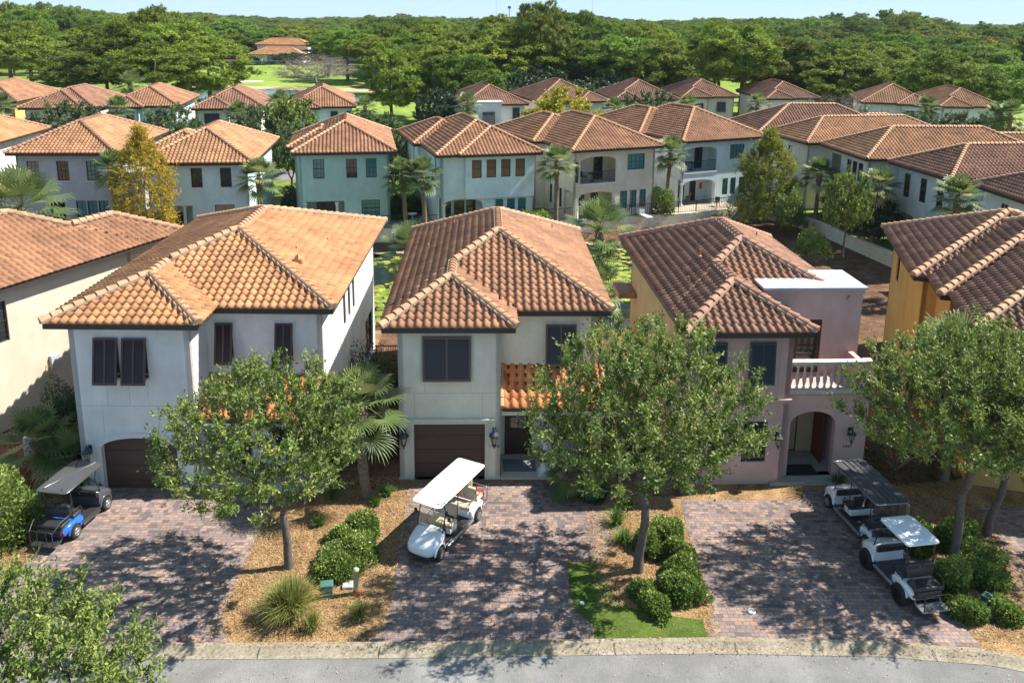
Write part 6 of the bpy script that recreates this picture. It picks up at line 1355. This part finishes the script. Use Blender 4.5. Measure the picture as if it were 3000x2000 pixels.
cB, zB, fB, rB = cart('long golf cart with white roof and beige seats on the central driveway', -2.16, 25.80, yawvec(-2.2, -4.35), 2.5, PWHITE, RWHITE, SBEIGE, RIM, roof_len=3.1, roof_y=-.25, rows=2, ribs='bolts', roofz=1.93, roofw=.55)
cC, *_ = cart('long white golf cart with black ribbed roof parked before the pink entry', 12.62, 26.65, yawvec(-.15, 1), 2.5, PWHITE, RSOFT, SBLACK, RIM, roof_len=2.85, roof_y=-.25, rows=2, ribs='long', roofz=1.93, extra='light_edge', roofw=.60)
cD, zD, fD, rD = cart('short lifted white golf cart with white roof parked behind the long one', 12.55, 23.55, yawvec(-.18, 1), 1.75, PWHITE, RWHITE, SBLACK, RIMB, r=.33, lift=.14, roof_len=1.45, roof_y=-.25, rows=1, ribs='edge', roofz=2.08, roofw=.55)
def inside(name, mb, m, cartroot, label, cat):
    o = mb.build(name, m); o.matrix_world = Matrix.Translation(cartroot.location) @ Matrix.Rotation(cartroot.rotation_euler.z, 4, 'Z'); return tag(o, label, cat)
q = MB(); q.rbox(-.30, .26, rB-.92, rB-.66, zB+.02, zB+.42, .05); q.tube([(-.1, rB-.8, zB+.42), (0, rB-.8, zB+.5), (.1, rB-.8, zB+.42)], .012, 5)
inside('bag', q, mat('bag_red', (.65, .02, .02), .6), cB, 'red bag on the rear footplate of the long white cart', 'bag')
q = MB(); q.rbox(.1, .5, rB-.78, rB-.72, zB+.30, zB+.86, .03)
inside('bodyboard', q, mat('board_yellow', (.65, .62, .10), .6, c2=(.75, .75, .68), nscale=3), cB, 'pale yellow board standing at the back of the long white cart', 'board')
q = MB(); q.rbox(-.30, .30, -fB-.62+.0, -fB-.54, zD+.30, zD+.42, .04) if False else q.rbox(-.28, .28, rD-.99, rD-.95, zD+.20, zD+.30, .01)
# red flag cloth on the long white cart before the pink house
cc = cC; q = MB(); q.rbox(-.26, .26, -1.25-.545, -1.25-.525, .44, .58, .008)
inside('licence_plate', q, RED, cC, 'red plate on the tail of the long white cart before the pink entry', 'plate')
# ---------------------------------------------------------------- small things in the beds
GREENB = mat('utility_green', (.06, .16, .13), .5, noise=.15, nscale=5)
def utility(x, y, s, lb, rz=.2):
    m = MB(); m.rbox(-.19*s, .19*s, -.14*s, .14*s, 0, .46*s, .03); m.rbox(-.21*s, .21*s, -.16*s, .16*s, .38*s, .48*s, .03); m.rbox(-.08*s, .08*s, -.15*s, -.142*s, .15*s, .3*s, .003)
    o = m.build('utility_box', GREENB); o.location = (x, y, 0); o.rotation_euler.z = rz; return tag(o, lb, 'utility box')
utility(-5.62, 22.6, 1.0, 'green utility box beside the large grass clump'); utility(14.85, 22.55, .8, 'green utility pedestal between the two low dark shrubs', .6)
m = MB(); m.lathe((0, 0, .18), [(.095, 0), (.095, .62), (.10, .62), (.10, .68), (.06, .72)], 14); m.lathe((0, 0, 0), [(.06, 0), (.06, .2)], 10)
o = m.build('marker_post', mat('post_sage', (.36, .40, .26), .6)); o.location = (-4.72, 22.75, 0); tag(o, 'sage green round utility marker post right of the hedge by the central drive', 'post')
w2 = MB(); w2.rbox(-.12, .14, -.10, .06, .0, .1, .02); w2.tube([(-.1, -.05, .1), (.0, -.1, .18), (.12, -.04, .08)], .012, 4); w2.build('wires', mat('wire_orange', (.6, .16, .06), .5), o)
def lid(x, y, s, m_, lb, rz=.1):
    q = MB(); q.rbox(-.24*s, .24*s, -.17*s, .17*s, 0, .09, .03); q.rbox(-.05*s, .05*s, -.02, .02, .09, .105, .005); o = q.build('valve_box', m_); o.location = (x, y, 0); o.rotation_euler.z = rz; return tag(o, lb, 'valve box')
lid(-5.0, 23.1, 1, mat('lid_grey', (.40, .40, .41), .6, noise=.1), 'grey meter lid behind the sage marker post'); lid(15.95, 24.0, 1, mat('lid_grey', (.4, .4, .4), .6), 'grey meter lid in the straw at the right edge', .15)
q = MB(); q.lathe((0, 0, 0), [(.06, 0), (.06, .62), (.065, .62), (.02, .66)], 12); o = q.build('pipe_stub', TRIM); o.location = (14.45, 27.0, 0); tag(o, 'white upright pipe stub behind the lifted cart', 'pipe')
q = MB(); q.lathe((0, 0, 0), [(.10, 0), (.10, .06), (.05, .08)], 12); o = q.build('cleanout_cap', TRIM); o.location = (14.35, 22.85, 0); tag(o, 'small white round cap by the low dark shrubs', 'cap')
q = MB(); q.lathe((0, 0, 0), [(.13, 0), (.13, .03), (.03, .035)], 14); o = q.build('survey_disc', TRIM); o.location = (7.46, 22.12, .01); tag(o, 'small white disc lying on the pink house driveway', 'disc')
q = MB(); q.lathe((0, 0, 0), [(.07, 0), (.07, .04), (.03, .05)], 12); o = q.build('sprinkler_head', mat('cap_blue_grey', (.45, .55, .65), .5)); o.location = (2.3, 22.4, .01); tag(o, 'pale blue sprinkler cap in the lawn', 'sprinkler')
# air conditioners in the gap beside the tan house
def ac(x, y, lb):
    root = empty('air_conditioner', (x, y, 0), .3, lb, 'air conditioner'); q = MB(); q.rbox(-.42, .42, -.42, .42, .05, .95, .12); q.build('casing', mat('ac_casing', (.55, .52, .45), .6), root)
    q = MB(); q.lathe((0, 0, .951), [(.36, 0), (.36, .02), (.32, .02), (.30, .005)], 20)
    for k in range(8): q.tube([(0, 0, .965), (.33*cos(k*pi/4), .33*sin(k*pi/4), .965)], .01, 4)
    q.build('fan_grille', PBLACK, root)
ac(-19.3, 31.0, 'nearer air conditioning unit below the tan house wall'); ac(-18.3, 33.6, 'further air conditioning unit in the gap beside the tan house')
# ---------------------------------------------------------------- balcony and terrace furniture
def placed(fr, root, u, d, z):
    p = root.matrix_basis @ Vector(fr.p(u, d, z)); return p
bpy.context.view_layer.update()
def mk_chair(lb, loc, rz, m=IRON, g='chairs on the balconies and terraces'):
    root = empty('chair', loc, rz, lb, 'chair', g); s = MB(); s.rbox(-.25, .25, -.25, .25, .42, .47, .02); s.build('seat', m, root)
    b = MB(); b.rbox(-.25, .25, -.27, -.23, .5, .95, .015); b.build('backrest', m, root)
    for sx in (-1, 1):
        for sy in (-1, 1): l = MB(); l.tube([(sx*.22, sy*.22, .42), (sx*.24, sy*.24, 0)], .018, 5); l.build('leg', m, root)
        a = MB(); a.tube([(sx*.25, -.24, .68), (sx*.26, .2, .66), (sx*.25, .22, .44)], .015, 5); a.build('armrest', m, root)
    return root
def mk_table(lb, loc, m=IRON, h=.72, r=.42):
    root = empty('table', loc, 0, lb, 'table'); t = MB(); t.lathe((0, 0, h-.03), [(r, 0), (r, .03)], 18); t.build('table_top', m, root); q = MB(); q.tube([(0, 0, h-.03), (0, 0, .04)], .03, 8); q.lathe((0, 0, 0), [(.26, 0), (.24, .03), (.05, .05)], 14); q.build('pedestal', m, root)
f0 = frF[(0, 'F')][0]; p = placed(f0, rF, 2.3, -.9, 3.36); mk_table('dark round table on the beige house balcony', p)
mk_chair('dark chair right of the table on the beige house balcony', placed(f0, rF, 3.0, -.9, 3.36), 1.9); mk_chair('dark chair left of the table on the beige house balcony', placed(f0, rF, 1.5, -1.0, 3.36), -1.2)
g0 = frG[(0, 'F')][0]; mk_table('dark round table on the white house balcony', placed(g0, rG, 1.9, -1.0, 3.36)); mk_chair('chair with brown back on the white house balcony', placed(g0, rG, 1.2, -1.0, 3.36), -.8, mat('wicker_brown', (.16, .11, .08), .7)); mk_chair('second chair on the white house balcony, by the glass door', placed(g0, rG, 2.6, -1.1, 3.36), 1.9)
mk_chair('dark chair on the ground terrace of the white balcony house', placed(g0, rG, 1.2, -.6, 0), .3); mk_chair('dark chair near the railing of the white balcony house terrace', placed(g0, rG, 3.4, 1.2, 0), 2.5)
q = MB(); q.fbox(ID, 0, .28, 0, .03, 0, .62); o = q.build('wall_plaque', mat('plaque_red', (.5, .05, .04), .6)); p = placed(g0, rG, 3.6, -1.75, 1.2); o.location = p; o.rotation_euler.z = rG.rotation_euler.z; tag(o, 'small red plaque on the terrace wall of the white balcony house', 'plaque')
q = MB(); q.rbox(-.3, .3, -.9, .9, .3, .38, .03, None); q.rbox(-.3, .3, .5, 1.1, .38, .8, .03, Matrix.Translation((0, 0, 0)))
for sx in (-1, 1):
    for yy in (-.8, .7): q.tube([(sx*.26, yy, .3), (sx*.26, yy, 0)], .02, 5)
o = q.build('lounger', TRIM); o.location = placed(f0, rF, 6.6, 1.4, 0); o.rotation_euler.z = .4; tag(o, 'white lounger behind the railing below the beige balcony house', 'lounger')
q = MB(); q.lathe((0, 0, 0), [(.16, 0), (.07, .08), (.06, .7), (.12, .78), (.42, .86), (.40, .90), (.1, .84)], 18); o = q.build('birdbath', mat('birdbath_stone', (.5, .55, .58), .6)); o.location = (-8.7, 70.8, 0); tag(o, 'pale birdbath in the shade beside the teal house', 'birdbath')
q = MB(); q.tube([(0, 0, 0), (0, 0, 2.4)], .06, 6); q.lathe((0, 0, 1.2), [(.16, 0), (.22, .3), (.1, .9), (.05, 1.2)], 10); o = q.build('patio_umbrella', TRIM); o.location = (-95.5, 320, 0); tag(o, 'closed white parasol on the villa terrace, left one', 'parasol')
o2 = o.copy(); COL.objects.link(o2); o2.location = (-90.2, 320, 0); o2['label'] = 'closed white parasol on the villa terrace, right one'
q = MB()
rs_h = np.random.RandomState(9); Ph = np.stack([rs_h.uniform(-11, 11, 5000), rs_h.uniform(-.7, .7, 5000), rs_h.uniform(.05, .8, 5000)], 1); Dh = unit(rs_h.randn(5000, 3)+np.array([0, 0, .5])); Vh, Fh = leaf_quads(Ph, Dh, .3, .2, rs_h)
root = empty('hedge', (-91.5, 315, 0), 0, 'long clipped dark hedge in front of the villa', 'hedge'); nmesh('foliage', Vh, Fh, LEAF_DK, root, rnd=np.repeat(rs_h.rand(5000), 4)); q = MB(); [q.tube([(x_, 0, 0), (x_, 0, 1.0)], .04, 4) for x_ in range(-10, 11, 2)]; q.build('stems', TWIG, root)
# flag on the far right, masts on the skyline
q = MB(); x, z = atY(2312, 318, 86); q.tube([(0, 0, 0), (-.5, -.3, .8)], .02, 5); o = q.build('flagpole', TRIM); o.location = (x, 86, z); tag(o, 'short wall flagpole on the far right house', 'flagpole')
for px, Y, top, w_, lb in ((1140, 1500, -30, .55, 'thin lattice radio mast on the skyline, left one'), (1362, 1600, -20, .55, 'thin lattice radio mast on the skyline, right one')):
    x, zt = atY(px, top, Y); q = MB()
    for a in range(3): q.tube([(w_*cos(a*2.09), w_*sin(a*2.09), 0), (w_*cos(a*2.09), w_*sin(a*2.09), zt)], .12, 4)
    for k in range(int(zt/3)): q.tube([(w_, 0, k*3), (w_*cos(2.09), w_*sin(2.09), k*3+3)], .06, 3)
    o = q.build('radio_mast', mat('mast_grey', (.35, .36, .38), .6)); o.location = (x, Y, 0); tag(o, lb, 'mast')
for px, py, Y, lb in ((1170, 18, 500, 'floodlight pole rising above the wood on the skyline, left'), (2253, 52, 480, 'short antenna pole above the wood at the right')):
    x, zt = atY(px, py, Y); q = MB(); q.tube([(0, 0, 0), (0, 0, zt)], .22, 6); q.rbox(-.9, .9, -.4, .4, zt-.6, zt+.8, .1); o = q.build('light_pole', mat('pole_dark', (.10, .12, .12), .6)); o.location = (x, Y, 0); tag(o, lb, 'pole')

# ---------------------------------------------------------------- haze in the air
hz = MB(); hz.box(-2600, 2600, -70, 6600, -3.6, 130)
hm = bpy.data.materials.new('haze_air'); hm.use_nodes = True; N = hm.node_tree.nodes; L = hm.node_tree.links; N.remove(N['Principled BSDF'])
pv = N.new('ShaderNodeVolumePrincipled'); pv.inputs['Color'].default_value = (.80, .90, 1, 1); pv.inputs['Density'].default_value = .00007; L.new(pv.outputs[0], N['Material Output'].inputs['Volume'])
o = hz.build('haze', hm); o['kind'] = 'stuff'
